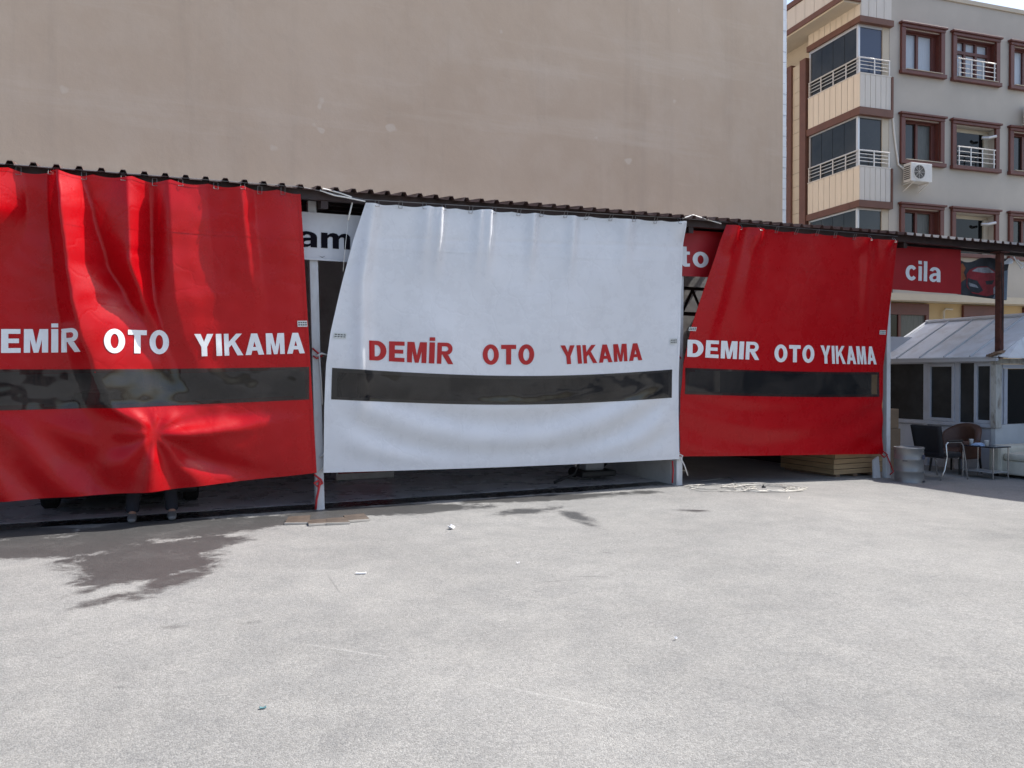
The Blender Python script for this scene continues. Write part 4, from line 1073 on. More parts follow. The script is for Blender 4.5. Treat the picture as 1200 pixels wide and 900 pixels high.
# ------------------------------------------------------------------ white cabin at the right
CU = 11.9; CN1 = .2; CN0 = -2.1
gcab = -.16; ZE = 1.93; ZS = .69
cab = thing('cabin', 'small white panelled cabin with pale metal roof at the right end of the shed', 'cabin', P(CU + 1.5, -1, gcab))
def CW(c, o, z): return P(CU - o, CN1 - c, z)                        # along the side wall: c metres back from the corner
def cbox(mb, c0, c1, o0, o1, z0, z1): mb.box(CW, c0, c1, o0, o1, z0, z1)
def cx(px): return CN1 - [(lambda t_: (Vector((0, 0, CAMZ)) + ray(px, 450) * t_ - O).dot(N))((CU - (Vector((0, 0, CAMZ)) - O).dot(E)) / ray(px, 450).dot(E))][0]
cs = [cx(p) for p in (1036, 1083, 1087, 1092, 1118, 1123, 1125, 1140, 1145, 1148, 1171)]
mb = MB(); cbox(mb, -.0, 2.4, -.09, -.05, gcab, ZS - .03)
lw = obj('lower_wall', mb, M['cab_white'], cab)
edges = [0.0, cx(1122), cx(1085), 2.4]
for a, b_ in zip(edges, edges[1:]):
    mb = MB(); cbox(mb, a + .03, b_ - .03, -.049, -.03, gcab + .08, ZS - .06); obj('panel', mb, M['cab_white'], lw)
for c in edges[1:3] + [2.3]:
    mb = MB(); cbox(mb, c - .045, c + .045, -.06, .012, gcab, ZE - .02); obj('mullion', mb, M['cab_white'], cab)
mb = MB(); cbox(mb, .0, 2.4, -.07, .02, ZS - .03, ZS + .04); obj('sill', mb, M['cab_white'], cab)
mb = MB(); cbox(mb, .0, 2.4, -.07, .008, ZE - .10, ZE); obj('top_rail', mb, M['cab_white'], cab)
# windows: fixed pane at the back, framed sash, narrow pane, framed sash next to the corner
def sash(c0, c1, fw, mm=None):
    if fw:
        mb = MB(); z0, z1 = ZS + .042, ZE - .102
        cbox(mb, c0, c0 + fw, -.05, .02, z0, z1); cbox(mb, c1 - fw, c1, -.05, .02, z0, z1); cbox(mb, c0 + fw, c1 - fw, -.05, .02, z0, z0 + fw); cbox(mb, c0 + fw, c1 - fw, -.05, .02, z1 - fw, z1)
        fr = obj('window_frame', mb, M['cab_white'], cab, bevel=.006)
        mb = MB(); cbox(mb, c0 + fw, c1 - fw, -.03, -.02, z0 + fw, z1 - fw); obj('pane', mb, M['glass_cabin'], fr)
    else:
        mb = MB(); cbox(mb, c0, c1, -.03, -.02, ZS + .042, ZE - .102); obj('pane', mb, M['glass_cabin'], cab)
sash(cx(1083), 2.26, 0)
sash(cx(1122) + .05, cx(1085) - .05, .06)
sash(cx(1141), cx(1122) - .05, 0)
sash(.035, cx(1142), .06)
# front wall facing the yard
mb = MB(); mb.box(P, CU - .02, 14.6, CN1 - .06, CN1 + .02, gcab, .72); obj('front_wall', mb, M['cab_front'], cab)
mb = MB(); mb.box(P, CU + .33, 14.6, CN1 - .05, CN1 - .03, .725, 1.72); obj('pane', mb, M['glass_dark'], cab)
mb = MB(); mb.box(P, CU + .10, CU + .18, CN1 - .06, CN1 + .01, .725, 1.72); mb.box(P, CU + .18, 14.6, CN1 - .06, CN1 + .01, 1.725, 1.80); mb.box(P, CU + .24, CU + .33, CN1 - .06, CN1 - .0, .725, 1.72); obj('window_frame', mb, M['cab_white'], cab)
mb = MB(); mb.box(P, CU - .05, 14.6, CN1 - .06, CN1 + .03, 1.81, 1.90); obj('fascia', mb, M['old_post'], cab)
mb = MB(); mb.box(P, CU - .06, CU + .09, CN1 - .05, CN1 + .06, .66, 1.80); obj('corner_post', mb, M['old_post'], cab, bevel=.01)
mb = MB(); mb.box(P, CU + .1, 14.5, -2.2, -2.1, gcab, 2.4); obj('rear_wall', mb, M['cab_white'], cab)
# roof: slopes up from the eave over the side wall to a ridge, in seamed sheets
RU, ZR = 13.25, 2.70; EU = CU - .17
def rp(n, k, dz=0): return P(lerp(EU, RU, k), n, lerp(ZE - .01, ZR, k) + dz)
def eave_end(n): return n
nn = [-2.25 + k * .52 for k in range(12)]
for a, b_ in zip(nn, nn[1:]):
    if a > .25: break
    b2 = min(b_, .35)
    mb = MB(); mb.hexa([rp(a + .006, 0), rp(b2 - .006, 0), rp(b2 - .006, 1), rp(a + .006, 1), rp(a + .006, 0, .02), rp(b2 - .006, 0, .02), rp(b2 - .006, 1, .02), rp(a + .006, 1, .02)])
    rpn = obj('roof_panel', mb, M['cab_roof'], cab)
    mb = MB(); mb.tube([rp(a, 0, .03), rp(a, 1, .03)], .018, 6); obj('seam', mb, M['cab_seam'], rpn)
# lower pitch over the front part, from the ridge end towards the yard
for k in range(5):
    u0, u1 = EU + .02 + k * .6, EU + .02 + (k + 1) * .6
    zt_ = lambda u: lerp(ZE - .01, ZR, clamp((u - EU) / (RU - EU)))
    mb = MB(); mb.hexa([P(u0 + .005, .52, ZE - .03), P(u1 - .005, .52, ZE - .03), P(u1 - .005, .36, zt_(u1) ), P(u0 + .005, .36, zt_(u0)),
                        P(u0 + .005, .52, ZE - .01), P(u1 - .005, .52, ZE - .01), P(u1 - .005, .36, zt_(u1) + .02), P(u0 + .005, .36, zt_(u0) + .02)])
    obj('roof_panel', mb, M['cab_roof'], cab)
mb = MB(); mb.tube([rp(-2.27, 1, .05), rp(.4, 1, .05)], .035, 8); obj('ridge_cap', mb, M['cab_seam'], cab)
mb = MB(); mb.box(P, EU - .05, EU + .01, -2.3, .36, ZE - .075, ZE - .02); obj('eave_gutter', mb, M['cab_seam'], cab)
mb = MB(); mb.hexa([rp(-2.30, 0, -.06), rp(-2.26, 0, -.06), rp(-2.26, 1, -.06), rp(-2.30, 1, -.06), rp(-2.30, 0, .045), rp(-2.26, 0, .045), rp(-2.26, 1, .045), rp(-2.30, 1, .045)]); obj('gable_trim', mb, M['cab_seam'], cab)
mb = MB(); mb.box(P, RU, 15, -2.2, .35, ZR - .05, ZR + .01); obj('roof_flat', mb, M['cab_roof'], cab)

colm = thing('rusty_column', 'rusty brown steel column rising from the cabin roof corner to the shed roof', 'column', P(CU + .02, CN1 + .05, 1.9))
zc = zr(CU)
mb = MB(); mb.box(P, CU - .03, CU + .07, CN1 + .0, CN1 + .10, 1.905, zc - .14); obj('shaft', mb, M['rust'], colm, bevel=.006)
mb = MB(); mb.box(P, CU - .10, CU + .14, CN1 - .05, CN1 + .15, zc - .138, zc - .118); obj('cap_plate', mb, M['rust'], colm)
mb = MB(); mb.tube([P(CU - .03, CN1 + .11, 3.6), P(CU + .0, CN1 + .115, 3.1), P(CU + .03, CN1 + .112, 2.8), P(CU + .01, CN1 + .112, 2.4)], .006, 5); obj('cable', mb, M['black_plastic'], colm)
mb = MB()
for k in range(4):
    a = CU - .18 + k * .02; mb.hexa([P(a - .12, .22 + k * .03, 1.93 + k * .02), P(a + .16, .16 + k * .05, 1.93 + k * .02), P(a + .16, .26 + k * .04, 1.94 + k * .02), P(a - .12, .31 + k * .03, 1.93 + k * .02),
                                     P(a - .10, .22 + k * .03, 1.97 + k * .015), P(a + .14, .17 + k * .05, 1.99 + k * .02), P(a + .15, .25 + k * .04, 1.98 + k * .02), P(a - .11, .30 + k * .03, 1.96 + k * .02)])
tag(obj('scrap_wood', mb, M['wood_old'], loc=P(CU - .1, .25, 1.92)), 'brown scrap of rotten wood lying on the cabin eave by the rusty column', 'scrap wood')
mb = MB()
for k in range(3): mb.tube([P(CU + .25 + .1 * k, .35, zc - .2 - .05 * k), P(CU + .4 + .08 * k, .38, zc - .4 + .05 * k), P(CU + .62, .35, zc - .30 - .06 * k), P(CU + .9, .3, zc - .18)], .012, 5)
tag(obj('loose_cable', mb, M['rope_white'], loc=P(CU + .5, .35, zc - .3)), 'tangle of loose cable hanging under the roof right of the rusty column', 'cable')

# tall neighbour beyond the right photo edge (its shade lies over the cabin), and a row added behind the camera for dark reflections
nb = thing('neighbour_building', 'plain grey rendered building standing beyond the right photo edge', 'building', P(18, 3, 0))
mb = MB(); mb.box(P, 16.25, 24, -1.7, 14, -.3, 9.2); obj('wall', mb, M['apt_grey'], nb)
mb = MB(); mb.box(P, 16.1, 24.2, -1.75, 14.2, 9.205, 9.35); obj('roof', mb, M['trim_brown'], nb)
for k in range(4):
    for j in range(3):
        mb = MB(); mb.box(P, 16.19, 16.245, .2 + k * 3.2, 1.8 + k * 3.2, 1.0 + j * 2.9, 2.5 + j * 2.9); fr = obj('window', mb, M['win_brown'], nb)
        mb = MB(); mb.box(P, 16.17, 16.188, .32 + k * 3.2, 1.68 + k * 3.2, 1.12 + j * 2.9, 2.38 + j * 2.9); obj('pane', mb, M['glass_dark'], fr)
ob = thing('opposite_building', 'long low brownish building across the yard behind the viewer', 'building', (-4, -34, 0))
OB = lambda x, y, z: Vector((x, y, z))
mb = MB(); mb.box(OB, -34, 16, -46, -34, -.3, 4); obj('wall', mb, M['trim_brown'], ob)
for k in range(12):
    for j in range(1):
        mb = MB(); mb.box(OB, -32 + k * 4, -30 + k * 4, -33.98, -33.9, 1 + j * 3, 2.6 + j * 3); obj('window', mb, M['glass_dark'], ob)

# ------------------------------------------------------------------ things in front of the cabin
def fg(px, py, z=-.14): return on_ground(px, py, z)
p = fg(1065, 566)
dr = thing('metal_drum', 'dented silver metal drum standing at the foot of the rightmost white post', 'drum', p)
mb = MB(); rr = .222; H = .585
prof = [(rr - .012, 0), (rr + .004, .0), (rr + .004, .02), (rr - .004, .03), (rr - .004, .19), (rr + .007, .205), (rr - .004, .22), (rr - .004, .38), (rr + .007, .395), (rr - .004, .41), (rr - .004, H - .03), (rr + .005, H - .02), (rr + .005, H), (rr - .02, H), (rr - .022, H - .02)]
mb.lathe(p, prof, 40)
for v in mb.v:
    d = v - p; a_ = math.atan2(d.y, d.x); k = 1 + .018 * noise.noise(Vector((math.cos(a_) * 2, math.sin(a_) * 2, d.z * 6)))
    v.x = p.x + d.x * k; v.y = p.y + d.y * k
obj('shell', mb, M['drum'], dr, smooth=True)
def on_drum(th0, th1, z0, z1, m, name):
    mb = MB(); mb.grid(lambda x, y: p + Vector((math.cos(lerp(th0, th1, x)), math.sin(lerp(th0, th1, x)), 0)) * (rr + .009) + Z * lerp(z0, z1, y), 8, 3); obj(name, mb, m, dr, fix=False)
on_drum(R(-62), R(-30), .40, .47, M['drum_label'], 'label'); on_drum(R(-140), R(-122), .37, .385, M['ink'], 'marking'); on_drum(R(-60), R(-30), .03, .06, M['ink'], 'marking')

def chair(loc, yaw):
    t = thing('chair', 'black fabric armchair on bent steel legs, its back towards the yard beside the drum', 'chair', loc)
    F = frame(loc, yaw)                                               # x forward, y left
    def bent(pts): return [F(*q) for q in pts]
    mb = MB(); mb.grid(lambda x, y: F(-.22 - .10 * y + .03 * math.cos((x - .5) * 3), lerp(-.25, .25, x) * (1 + .12 * y), lerp(.38, .90, y)), 8, 8)
    back = obj('backrest', mb, M['black_fabric'], t, smooth=True); md = back.modifiers.new('thick', 'SOLIDIFY'); md.thickness = .05
    mb = MB(); mb.box(F, -.24, .26, -.25, .25, .38, .46); obj('seat', mb, M['black_fabric'], t, bevel=.025)
    for s in (-1, 1):
        y = s * .29
        mb = MB(); mb.tube(bent(((.34, y, 0), (.30, y, .25), (.22, y, .58), (.17, y, .635), (-.12, y, .64), (-.17, y, .60), (-.14, y, .40), (-.20, y, .18), (-.30, y, 0))), .013, 8); obj('leg', mb, M['chrome'], t, smooth=True)
        mb = MB(); mb.box(F, -.12, .2, y - .025, y + .025, .642, .672); obj('armrest', mb, M['black_plastic'], t, bevel=.008)
    mb = MB(); mb.tube(bent(((.12, -.29, .37), (.12, .29, .37))), .012, 6); mb.tube(bent(((-.14, -.29, .37), (-.14, .29, .37))), .012, 6); obj('crossbar', mb, M['chrome'], t)
    return t
chair(fg(1099, 561), R(22))

def tub_chair(loc, yaw):
    t = thing('armchair', 'worn brown armchair with rounded back standing behind the small table', 'armchair', loc)
    F = frame(loc, yaw)
    mb = MB()
    def bk(x, y):
        th = lerp(R(105), R(255), x); hh = lerp(.30, .62 + .26 * math.sin(math.pi * x) ** .6, y); r_ = .36 + .05 * y
        return F(r_ * math.cos(th) * .95, r_ * math.sin(th), hh)
    mb.grid(bk, 20, 8); o_ = obj('backrest', mb, M['brown_leather'], t, smooth=True); md = o_.modifiers.new('thick', 'SOLIDIFY'); md.thickness = .10; md.offset = -1
    mb = MB(); mb.box(F, -.28, .32, -.29, .29, .30, .44); obj('seat', mb, M['brown_leather'], t, bevel=.04)
    for s in (-1, 1):
        mb = MB(); mb.box(F, -.15, .30, s * .34 - .05, s * .34 + .05, .28, .60); obj('armrest', mb, M['brown_leather'], t, bevel=.035)
    for x in (-.25, .27):
        for y in (-.27, .27):
            mb = MB(); mb.tube([F(x, y, .31), F(x * 1.1, y * 1.1, 0)], .022, 8, r1=.016); obj('leg', mb, M['black_plastic'], t)
tub_chair(P(11.36, -.16, -.15), R(204))

def side_table(loc, yaw):
    t = thing('side_table', 'small black topped table with thin steel frame before the brown armchair', 'table', loc)
    F = frame(loc, yaw); h = .56
    mb = MB(); mb.box(F, -.3, .3, -.22, .22, h - .02, h); obj('tabletop', mb, M['table_top'], t, bevel=.006)
    for x in (-.27, .27):
        for y in (-.19, .19):
            mb = MB(); mb.tube([F(x, y, 0), F(x, y, h - .02)], .011, 8); obj('leg', mb, M['chrome'], t)
    mb = MB(); mb.box(F, -.27, .27, -.19, .19, .12, .135); obj('shelf', mb, M['alu'], t)
    for k, (x, lb) in enumerate(((-.20, 'white paper cup on the left side of the small black table'), (.08, 'white paper cup on the right side of the small black table'))):
        c = F(x, -.08, h + .001)
        mb = MB(); mb.lathe(c, [(.026, 0), (.036, .092), (.038, .095), (.033, .093), (.024, .01)], 20); tag(obj('paper_cup', mb, M['cup'], loc=c, smooth=True), lb, 'cup', 'paper cups on the small table')
    c = F(-.06, -.08, h + .001)
    mb = MB(); mb.grid(lambda x, y: c + (F(1, 0, 0) - F(0, 0, 0)) * lerp(-.11, .11, x) + (F(0, 1, 0) - F(0, 0, 0)) * lerp(-.06, .06, y) + Z * (.045 * (math.sin(math.pi * x) * math.sin(math.pi * y)) ** .5 + .012 * wr_(x * 50, y * 50, .1, 2)), 12, 8)
    tag(obj('tissue_pack', mb, M['tissue'], loc=c, smooth=True), 'pale blue tissue pack lying between the two paper cups', 'tissues')
side_table(P(11.10, .58, -.15), R(24 - 90))

def sofa():
    loc = P(11.9, 1.3, -.15)
    t = thing('sofa', 'cream leather sofa before the white cabin front, cut by the right photo edge', 'sofa', loc)
    def F(x, y, z): return P(11.44 + .88 - y, .40 + x, -.15 + z)            # faces the tarpaulins, runs out into the yard
    mb = MB(); mb.box(F, 0, 1.9, .04, .86, .06, .30); obj('base', mb, M['cream_leather'], t, bevel=.03)
    for x in (0.0, 1.66):
        mb = MB(); mb.box(F, x, x + .24, .02, .90, .07, .55); obj('armrest', mb, M['cream_leather'], t, bevel=.06)
    mb = MB(); mb.box(F, .245, 1.655, .0, .24, .30, .64); obj('backrest', mb, M['cream_leather'], t, bevel=.07)
    for x in (.25, .955):
        mb = MB(); mb.box(F, x, x + .70, .24, .88, .302, .43); obj('cushion', mb, M['cream_leather'], t, bevel=.045)
    for x in (.08, 1.82):
        for y in (.1, .8):
            mb = MB(); mb.box(F, x - .03, x + .03, y - .03, y + .03, 0, .062); obj('leg', mb, M['black_plastic'], t)
sofa()

# cardboard boxes stacked behind the rightmost post
zb = -.15
for k, (h, j, lb) in enumerate(((.40, 0, 'lowest brown cardboard box of the stack behind the rightmost white post'), (.38, .03, 'middle brown cardboard box of the stack behind the rightmost white post'), (.36, -.02, 'top brown cardboard box of the stack behind the rightmost white post'))):
    t = thing('cardboard_box', lb, 'box', P(10.45, -1.0, zb), 'stacked cardboard boxes')
    B = lambda u, n, z: P(10.22 + j + u, -1.2 + n, z)
    mb = MB(); mb.box(B, 0, .46, 0, .42, zb, zb + h - .004); obj('carton', mb, M['card'], t, bevel=.006)
    mb = MB(); mb.box(B, .0, .46, .19, .24, zb + h - .0035, zb + h - .001); obj('tape', mb, M['wood'], t)
    zb += h

# timber crate under the right tarpaulin
cr = thing('wooden_crate', 'low pale wooden slatted crate under the lower edge of the right red tarpaulin', 'crate', P(8.9, -.8, -.12))
c0u, c1u = on_front(978, 557, -.25)[0], on_front(1036, 557, -.25)[0]
zg = gz(8.9, 0)
for k in range(4):
    z0 = zg + .05 + k * .088
    mb = MB(); mb.box(P, c0u + random.uniform(-.01, .01), c1u, -.275, -.25 + random.uniform(-.008, .008), z0, z0 + .078); obj('slat', mb, M['wood'], cr)
    mb = MB(); mb.box(P, c0u, c0u + .024 + random.uniform(-.006, .006), -1.5, -.28, z0, z0 + .078); obj('slat', mb, M['wood'], cr)
for (u_, n_) in ((c0u + .03, -.30), (c1u - .08, -.30), (c0u + .03, -1.4)):
    mb = MB(); mb.box(P, u_, u_ + .05, n_ - .05, n_, zg + .04, zg + .39); obj('corner_block', mb, M['wood_old'], cr)
mb = MB()
for x in (.05, .45, .85): mb.box(P, c0u + x, c0u + x + .09, -1.45, -.27, zg, zg + .045)
obj('skid', mb, M['wood_old'], cr)
mb = MB(); u_ = on_front(1029, 560, .02)[0]
mb.hexa([P(u_ - .10, .00, -.13), P(u_ + .06, -.02, -.13), P(u_ + .06, .02, -.13), P(u_ - .10, .03, -.13), P(u_ - .05, -.06, .18), P(u_ + .06, -.05, .24), P(u_ + .06, -.02, .24), P(u_ - .05, -.03, .18)])
tag(obj('white_board', mb, M['post_white'], loc=P(u_, 0, -.13)), 'short white board leaning at the foot of the rightmost white post', 'board')

# ------------------------------------------------------------------ things on the ground
def loops(c, seed, n, spread):
    rnd = random.Random(seed); pts = []
    cu, cn = un(c); ph = 0; u_, n_ = cu, cn
    for k in range(n):
        ph += rnd.uniform(.25, .55) * (1 if rnd.random() < .85 else -1)
        r_ = spread * rnd.uniform(.25, 1)
        u_ += (cu + r_ * 1.2 * math.cos(ph) - u_) * .42; n_ += (cn + r_ * .9 * math.sin(ph) - n_) * .42
        pts.append(P(u_, n_, gz(u_, n_) + .008 + .012 * abs(math.sin(k * 1.3))))
    return pts
cc = on_ground(893, 575, -.06)
mb = MB(); mb.tube(loops(cc, 5, 150, .80), 0.005, 5)
a0 = on_ground(848, 572, -.02); mb.tube(loops(a0, 11, 70, .75), .0045, 5)
lead = [on_ground(x, y, -.03) + Z * .01 for x, y in ((806, 571), (812, 566), (826, 564), (842, 562), (855, 560), (862, 566), (846, 570), (826, 574), (850, 580), (880, 583), (905, 586), (924, 587), (925, 583))]
mb.tube(lead, .0045, 5)
tag(obj('extension_cable', mb, M['cable'], loc=cc, smooth=True), 'tangled pale extension cable lying on the asphalt before the right red tarpaulin', 'cable')
pg = on_ground(895, 574, -.06)
mb = MB(); mb.lathe(pg, [(.025, 0), (.03, .02), (.028, .05), (.012, .06), (.008, .075)], 12); tag(obj('plug', mb, M['black_plastic'], loc=pg, smooth=True), 'small black plug in the middle of the tangled cable', 'plug')

def scrap(px, py, w_, d_, m, label, cat, name, yaw=0, h=.006, lift=.02):
    c = on_ground(px, py); F = frame(c, yaw); mb = MB()
    mb.grid(lambda x, y: F(lerp(-w_, w_, x), lerp(-d_, d_, y), .004 + h + lift * (x - .5) ** 2 * 4 * (.4 + y)), 6, 3)
    o_ = obj(name, mb, m, loc=c); md = o_.modifiers.new('thick', 'SOLIDIFY'); md.thickness = h; tag(o_, label, cat)
scrap(423, 673, .04, .009, M['paper'], 'small white stick lying alone on the sunlit asphalt below the red rope post', 'stick', 'paper_stick', R(4), .008, .004)
scrap(529, 620, .04, .025, M['paper'], 'crumpled white paper scrap at the edge of the wet patch before the white tarpaulin', 'paper', 'paper_scrap', R(70), .004, .025)
scrap(308, 831, .014, .007, M['cyan'], 'tiny turquoise plastic bit on the near asphalt', 'litter', 'plastic_bit', R(20), .004, .004)
scrap(607, 661, .012, .007, M['paper'], 'tiny white paper fleck on the asphalt right of the paper scrap', 'litter', 'paper_fleck', R(10), .003, .01)
scrap(792, 750, .010, .006, M['paper'], 'tiny white fleck on the sunlit asphalt at the centre right', 'litter', 'paper_fleck', R(40), .003, .01)

# lifted brown floor tiles in the hollow by the leftmost post
hol = []
for k, (px, py, lb) in enumerate(((350, 612, 'loose brown floor tile, leftmost of the four by the red rope post'), (374, 613, 'loose brown floor tile, second from left of the four by the red rope post'),
                                  (397, 612, 'loose brown floor tile, third from left of the four by the red rope post'), (418, 609, 'loose brown floor tile, rightmost of the four by the red rope post'))):
    c = on_ground(px, py); F = frame(c, R(18 + (-8, 5, -3, 9)[k]))
    t = thing('loose_tile', lb, 'tile', c, 'loose tiles at the drain by the red rope post')
    tl = (.03, .0, .01, .02)[k]
    mb = MB(); mb.hexa([F(-.13, -.13, .012), F(.11, -.13, .008), F(.12, .13, .01 + tl), F(-.12, .12, .01 + tl * .8), F(-.13, -.13, .024), F(.11, -.13, .02), F(.12, .13, .022 + tl), F(-.12, .12, .022 + tl * .8)]); obj('slab', mb, M['tile_brown'], t)
    mb = MB(); mb.hexa([F(-.135, -.155, .006), F(.115, -.15, .004), F(.11, -.131, .006), F(-.13, -.131, .008), F(-.135, -.15, .026), F(.115, -.145, .022), F(.11, -.131, .022), F(-.13, -.131, .026)]); obj('broken_edge', mb, M['tile_edge'], t)

# ------------------------------------------------------------------ inside the bays
def car(u0, n0, length=3.6, wid=.88):
    t = thing('parked_car', 'black car parked inside the left wash bay, only its underside showing below the red tarpaulin', 'car', P(u0, n0 - length / 2, 0))
    def F(x, y, z): return P(u0 + x, n0 - y, z)
    st = [(0, .32, .62, .80), (.10, .22, .72, .95), (.75, .20, .84, 1.0), (.95, .20, .88, 1.0), (1.55, .20, 1.36, .86), (2.6, .20, 1.40, .86), (3.2, .22, 1.0, .95), (3.5, .25, .92, .92), (3.6, .34, .7, .82)]
    mb = MB(); rings = []
    for y, zl, zh, wk in st:
        i = len(mb.v); w_ = wid
        zm = min(.85, lerp(zl, zh, .72))
        for x, z in ((-w_ * .92, zl), (-w_, lerp(zl, zm, .5)), (-w_ * .98, zm), (-w_ * wk * .82, zh - .03), (-w_ * .5, zh), (w_ * .5, zh), (w_ * wk * .82, zh - .03), (w_ * .98, zm), (w_, lerp(zl, zm, .5)), (w_ * .92, zl)): mb.v.append(F(x, y, z))
        rings.append(i)
    for i, j in zip(rings, rings[1:]):
        for q in range(10): mb.f.append((i + q, i + (q + 1) % 10, j + (q + 1) % 10, j + q))
    mb.f.append(tuple(rings[0] + q for q in range(10))); mb.f.append(tuple(rings[-1] + q for q in range(10)))
    obj('body', mb, M['car_black'], t, smooth=False, bevel=.03)
    mb = MB(); mb.hexa([F(-.66, .99, .92), F(.66, .99, .92), F(.60, 1.56, 1.345), F(-.60, 1.56, 1.345), F(-.66, .96, .935), F(.66, .96, .935), F(.60, 1.52, 1.37), F(-.60, 1.52, 1.37)]); obj('windscreen', mb, M['car_glass'], t)
    mb = MB(); mb.box(F, -.84, .84, -.06, .04, .20, .46); obj('bumper', mb, M['black_plastic'], t, bevel=.04)
    for s in (-1, 1):
        mb = MB(); mb.box(F, s * .66 - .16, s * .66 + .16, -.02, .06, .56, .66); obj('headlight', mb, M['lamp'], t, bevel=.03)
        for y in (.68, 2.95):
            c = F(s * .78, y, .30); mb = MB()
            ax = (F(1, 0, 0) - F(0, 0, 0)); ay = (F(0, 1, 0) - F(0, 0, 0))
            ringp = lambda r_, off: [c + ax * off + ay * r_ * math.cos(2 * math.pi * k / 24) + Z * r_ * math.sin(2 * math.pi * k / 24) for k in range(24)]
            rs = [ringp(r_, off) for r_, off in ((.19, -.09), (.27, -.09), (.30, -.06), (.30, .06), (.27, .09), (.19, .09))]
            for a, b_ in zip(rs, rs[1:] + rs[:1]):
                for k in range(24): mb.quad(a[k], a[(k + 1) % 24], b_[(k + 1) % 24], b_[k])
            wh = obj('wheel', mb, M['tyre'], t)
            mb = MB(); a = ringp(.19, s * .05); mb.f.append(tuple(range(24))); mb.v += a
            for k in range(5):
                d = ay * math.cos(k * 1.257) + Z * math.sin(k * 1.257); mb.tube([c + ax * s * .06, c + ax * s * .06 + d * .18], .02, 6)
            obj('rim', mb, M['chrome'], wh)
car(-2.15, -.72)

pw = P(4.35, -1.0, .012)
t = thing('pressure_washer', 'grey pressure washer with a black hose under the right end of the white tarpaulin', 'pressure washer', pw)
F = frame(pw, ANG)
mb = MB(); mb.box(F, -.3, .3, -.2, .2, .05, .14); obj('base', mb, M['black_plastic'], t, bevel=.02)
mb = MB(); mb.box(F, -.22, .12, -.16, .16, .142, .52); obj('housing', mb, M['machine_grey'], t, bevel=.05)
mb = MB(); mb.tube([F(.12, -.1, .2), F(.25, -.18, .35), F(.22, -.2, .55), F(.0, -.2, .62), (F(-.28, -.2, .42)), F(-.45, -.22, .12), F(-.8, -.25, .02)], .022, 8); obj('hose', mb, M['black_plastic'], t, smooth=True)
mb = MB(); mb.tube([F(-.2, .18, .14), F(-.2, .2, .9), F(.2, .2, .9), F(.2, .18, .14)], .016, 8); obj('handle', mb, M['chrome'], t)
for x in (-.22, .22):
    mb = MB(); c = F(x, .2, .09); ax = (F(0, 1, 0) - F(0, 0, 0)); d1 = (F(1, 0, 0) - F(0, 0, 0))
    mb.prism(lambda a, b_, z: c + d1 * a + Z * b_ + ax * z, [(.078 * math.cos(2 * math.pi * k / 16), .078 * math.sin(2 * math.pi * k / 16)) for k in range(16)], 0, .06); obj('wheel', mb, M['tyre'], t)

hr = P(1.15, -2.6, 1.5)
t = thing('hose_reel', 'red and black hose reel on a stand inside the bay beside the leftmost white post', 'hose reel', P(1.15, -2.6, .012))
F = frame(P(1.15, -2.6, .012), ANG)
mb = MB(); c = F(0, 0, 1.95); d1 = F(1, 0, 0) - F(0, 0, 0); ax = F(0, 1, 0) - F(0, 0, 0)
mb.prism(lambda a, b_, z: c + d1 * a + Z * b_ + ax * z, [(.3 * math.cos(2 * math.pi * k / 24), .3 * math.sin(2 * math.pi * k / 24)) for k in range(24)], -.12, .12); obj('drum', mb, M['machine_red'], t, bevel=.02)
mb = MB(); mb.tube([F(-.1, -.15, 2.0), F(-.35, -.2, 2.45), F(-.48, -.2, 2.3)], .04, 8); mb.tube([F(.2, -.15, 2.1), F(.3, -.2, 2.6), F(.45, -.2, 2.62)], .04, 8); mb.tube([F(-.2, -.16, 1.8), F(-.42, -.2, 1.5), F(-.38, -.2, 1.2)], .035, 8); obj('arm', mb, M['black_plastic'], t)
mb = MB(); mb.box(F, -.45, .45, -.2, .2, 0, 1.25); obj('cabinet', mb, M['inner_wall'], t, bevel=.01)
mb = MB(); mb.box(F, -.42, .42, -.215, -.201, .1, 1.02); obj('cabinet_door', mb, M['machine_red'], t)
mb = MB(); mb.box(F, -.06, .06, -.08, .08, 1.251, 1.72); obj('stand', mb, M['black_plastic'], t)

# the person behind the left tarpaulin: only legs and shoes show
def skin_chain(name, verts, edges, m, parent, root=0, sub=2):
    me = bpy.data.meshes.new(name); off = base(parent)
    me.from_pydata([tuple(Vector(v[0]) - off) for v in verts], edges, []); me.materials.append(m)
    o_ = bpy.data.objects.new(name, me); COL.objects.link(o_); o_.parent = parent
    md = o_.modifiers.new('skin', 'SKIN'); md.use_smooth_shade = True
    for i, v in enumerate(verts):
        r_ = v[1] if isinstance(v[1], tuple) else (v[1], v[1])
        me.skin_vertices[0].data[i].radius = r_
    for i, sv in enumerate(me.skin_vertices[0].data): sv.use_root = (i == root)
    ss = o_.modifiers.new('sub', 'SUBSURF'); ss.levels = sub; ss.render_levels = sub
    return o_
pl = on_ground(178, 617); pu, pn = un(pl); pl = P(pu, -.06, 0)
per = thing('person', 'person in dark trousers and pale shoes behind the left red tarpaulin, only feet showing', 'person', pl)
F = frame(pl, ANG)                                                   # x to the right, y into the bay; toes point to the yard (-y)
FX = .20
vb = [(F(0, .02, .95), .13), (F(0, .02, 1.15), .125), (F(0, .03, 1.38), .145), (F(0, .03, 1.48), .06), (F(0, .01, 1.56), .085), (F(0, -.005, 1.66), .10), (F(0, 0, 1.74), .07)]
eb = [(0, 1), (1, 2), (2, 3), (3, 4), (4, 5), (5, 6)]
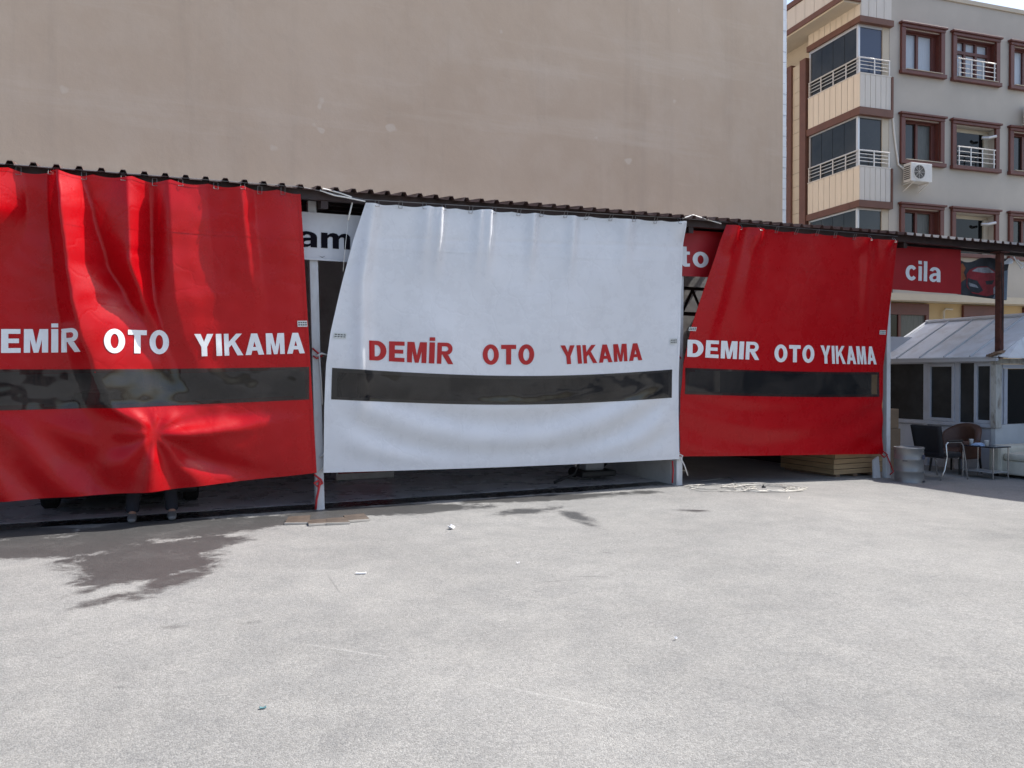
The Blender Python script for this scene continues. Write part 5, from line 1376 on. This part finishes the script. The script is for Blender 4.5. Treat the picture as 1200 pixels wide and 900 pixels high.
for s in (-1, 1):
    i = len(vb); vb += [(F(s * .12, .02, .88), .095), (F(s * .17, .0, .48), .062), (F(s * FX, .03, .12), .042), (F(s * FX, -.06, .05), .04), (F(s * FX, -.16, .035), .03)]
    eb += [(0, i), (i, i + 1), (i + 1, i + 2), (i + 2, i + 3), (i + 3, i + 4)]
    i = len(vb); vb += [(F(s * .19, .03, 1.40), .06), (F(s * .25, .04, 1.12), .045), (F(s * .24, -.08, .88), .034), (F(s * .23, -.14, .80), .032)]
    eb += [(2, i), (i, i + 1), (i + 1, i + 2), (i + 2, i + 3)]
    for k in range(5):
        j = len(vb); dx = (k - 2) * .018
        vb += [(F(s * .23 + dx, -.18, .76), .0095), (F(s * .23 + dx, -.19, .72 - .006 * (2 - abs(k - 2))), .0085)]
        eb += [(i + 3, j), (j, j + 1)]
skin_chain('body', vb, eb, M['skin'], per)
vt = [(F(0, .02, .98), .155), (F(0, .02, .9), .15)]; et = [(0, 1)]
for s in (-1, 1):
    i = len(vt); vt += [(F(s * .12, .02, .80), .115), (F(s * .17, .0, .48), .09), (F(s * FX, .03, .14), .072), (F(s * FX, .02, .075), .08)]; et += [(1, i), (i, i + 1), (i + 1, i + 2), (i + 2, i + 3)]
skin_chain('trousers', vt, et, M['trousers'], per)
vsx = [(F(0, .02, 1.0), .16), (F(0, .02, 1.2), .15), (F(0, .03, 1.40), .165), (F(0, .03, 1.46), .08)]; es = [(0, 1), (1, 2), (2, 3)]
for s in (-1, 1):
    i = len(vsx); vsx += [(F(s * .20, .03, 1.40), .075), (F(s * .24, .035, 1.22), .065)]; es += [(2, i), (i, i + 1)]
skin_chain('shirt', vsx, es, M['shirt'], per)
for s in (-1, 1):
    skin_chain('shoe', [(F(s * FX, .07, .045), (.05, .045)), (F(s * FX, -.02, .055), (.052, .052)), (F(s * FX, -.13, .042), (.052, .036)), (F(s * FX, -.21, .032), (.042, .026))], [(0, 1), (1, 2), (2, 3)], M['shoe'], per)
mb = MB(); mb.lathe(F(0, .012, 1.63), [(.10, 0), (.112, .06), (.10, .12), (.06, .16), (.01, .172)], 20); obj('hair', mb, M['hair'], per, smooth=True)
mb = MB(); mb.hexa([F(-.015, -.10, 1.61), F(.015, -.10, 1.61), F(.012, -.08, 1.61), F(-.012, -.08, 1.61), F(-.006, -.095, 1.66), F(.006, -.095, 1.66), F(.006, -.08, 1.66), F(-.006, -.08, 1.66)]); obj('nose', mb, M['skin'], per)
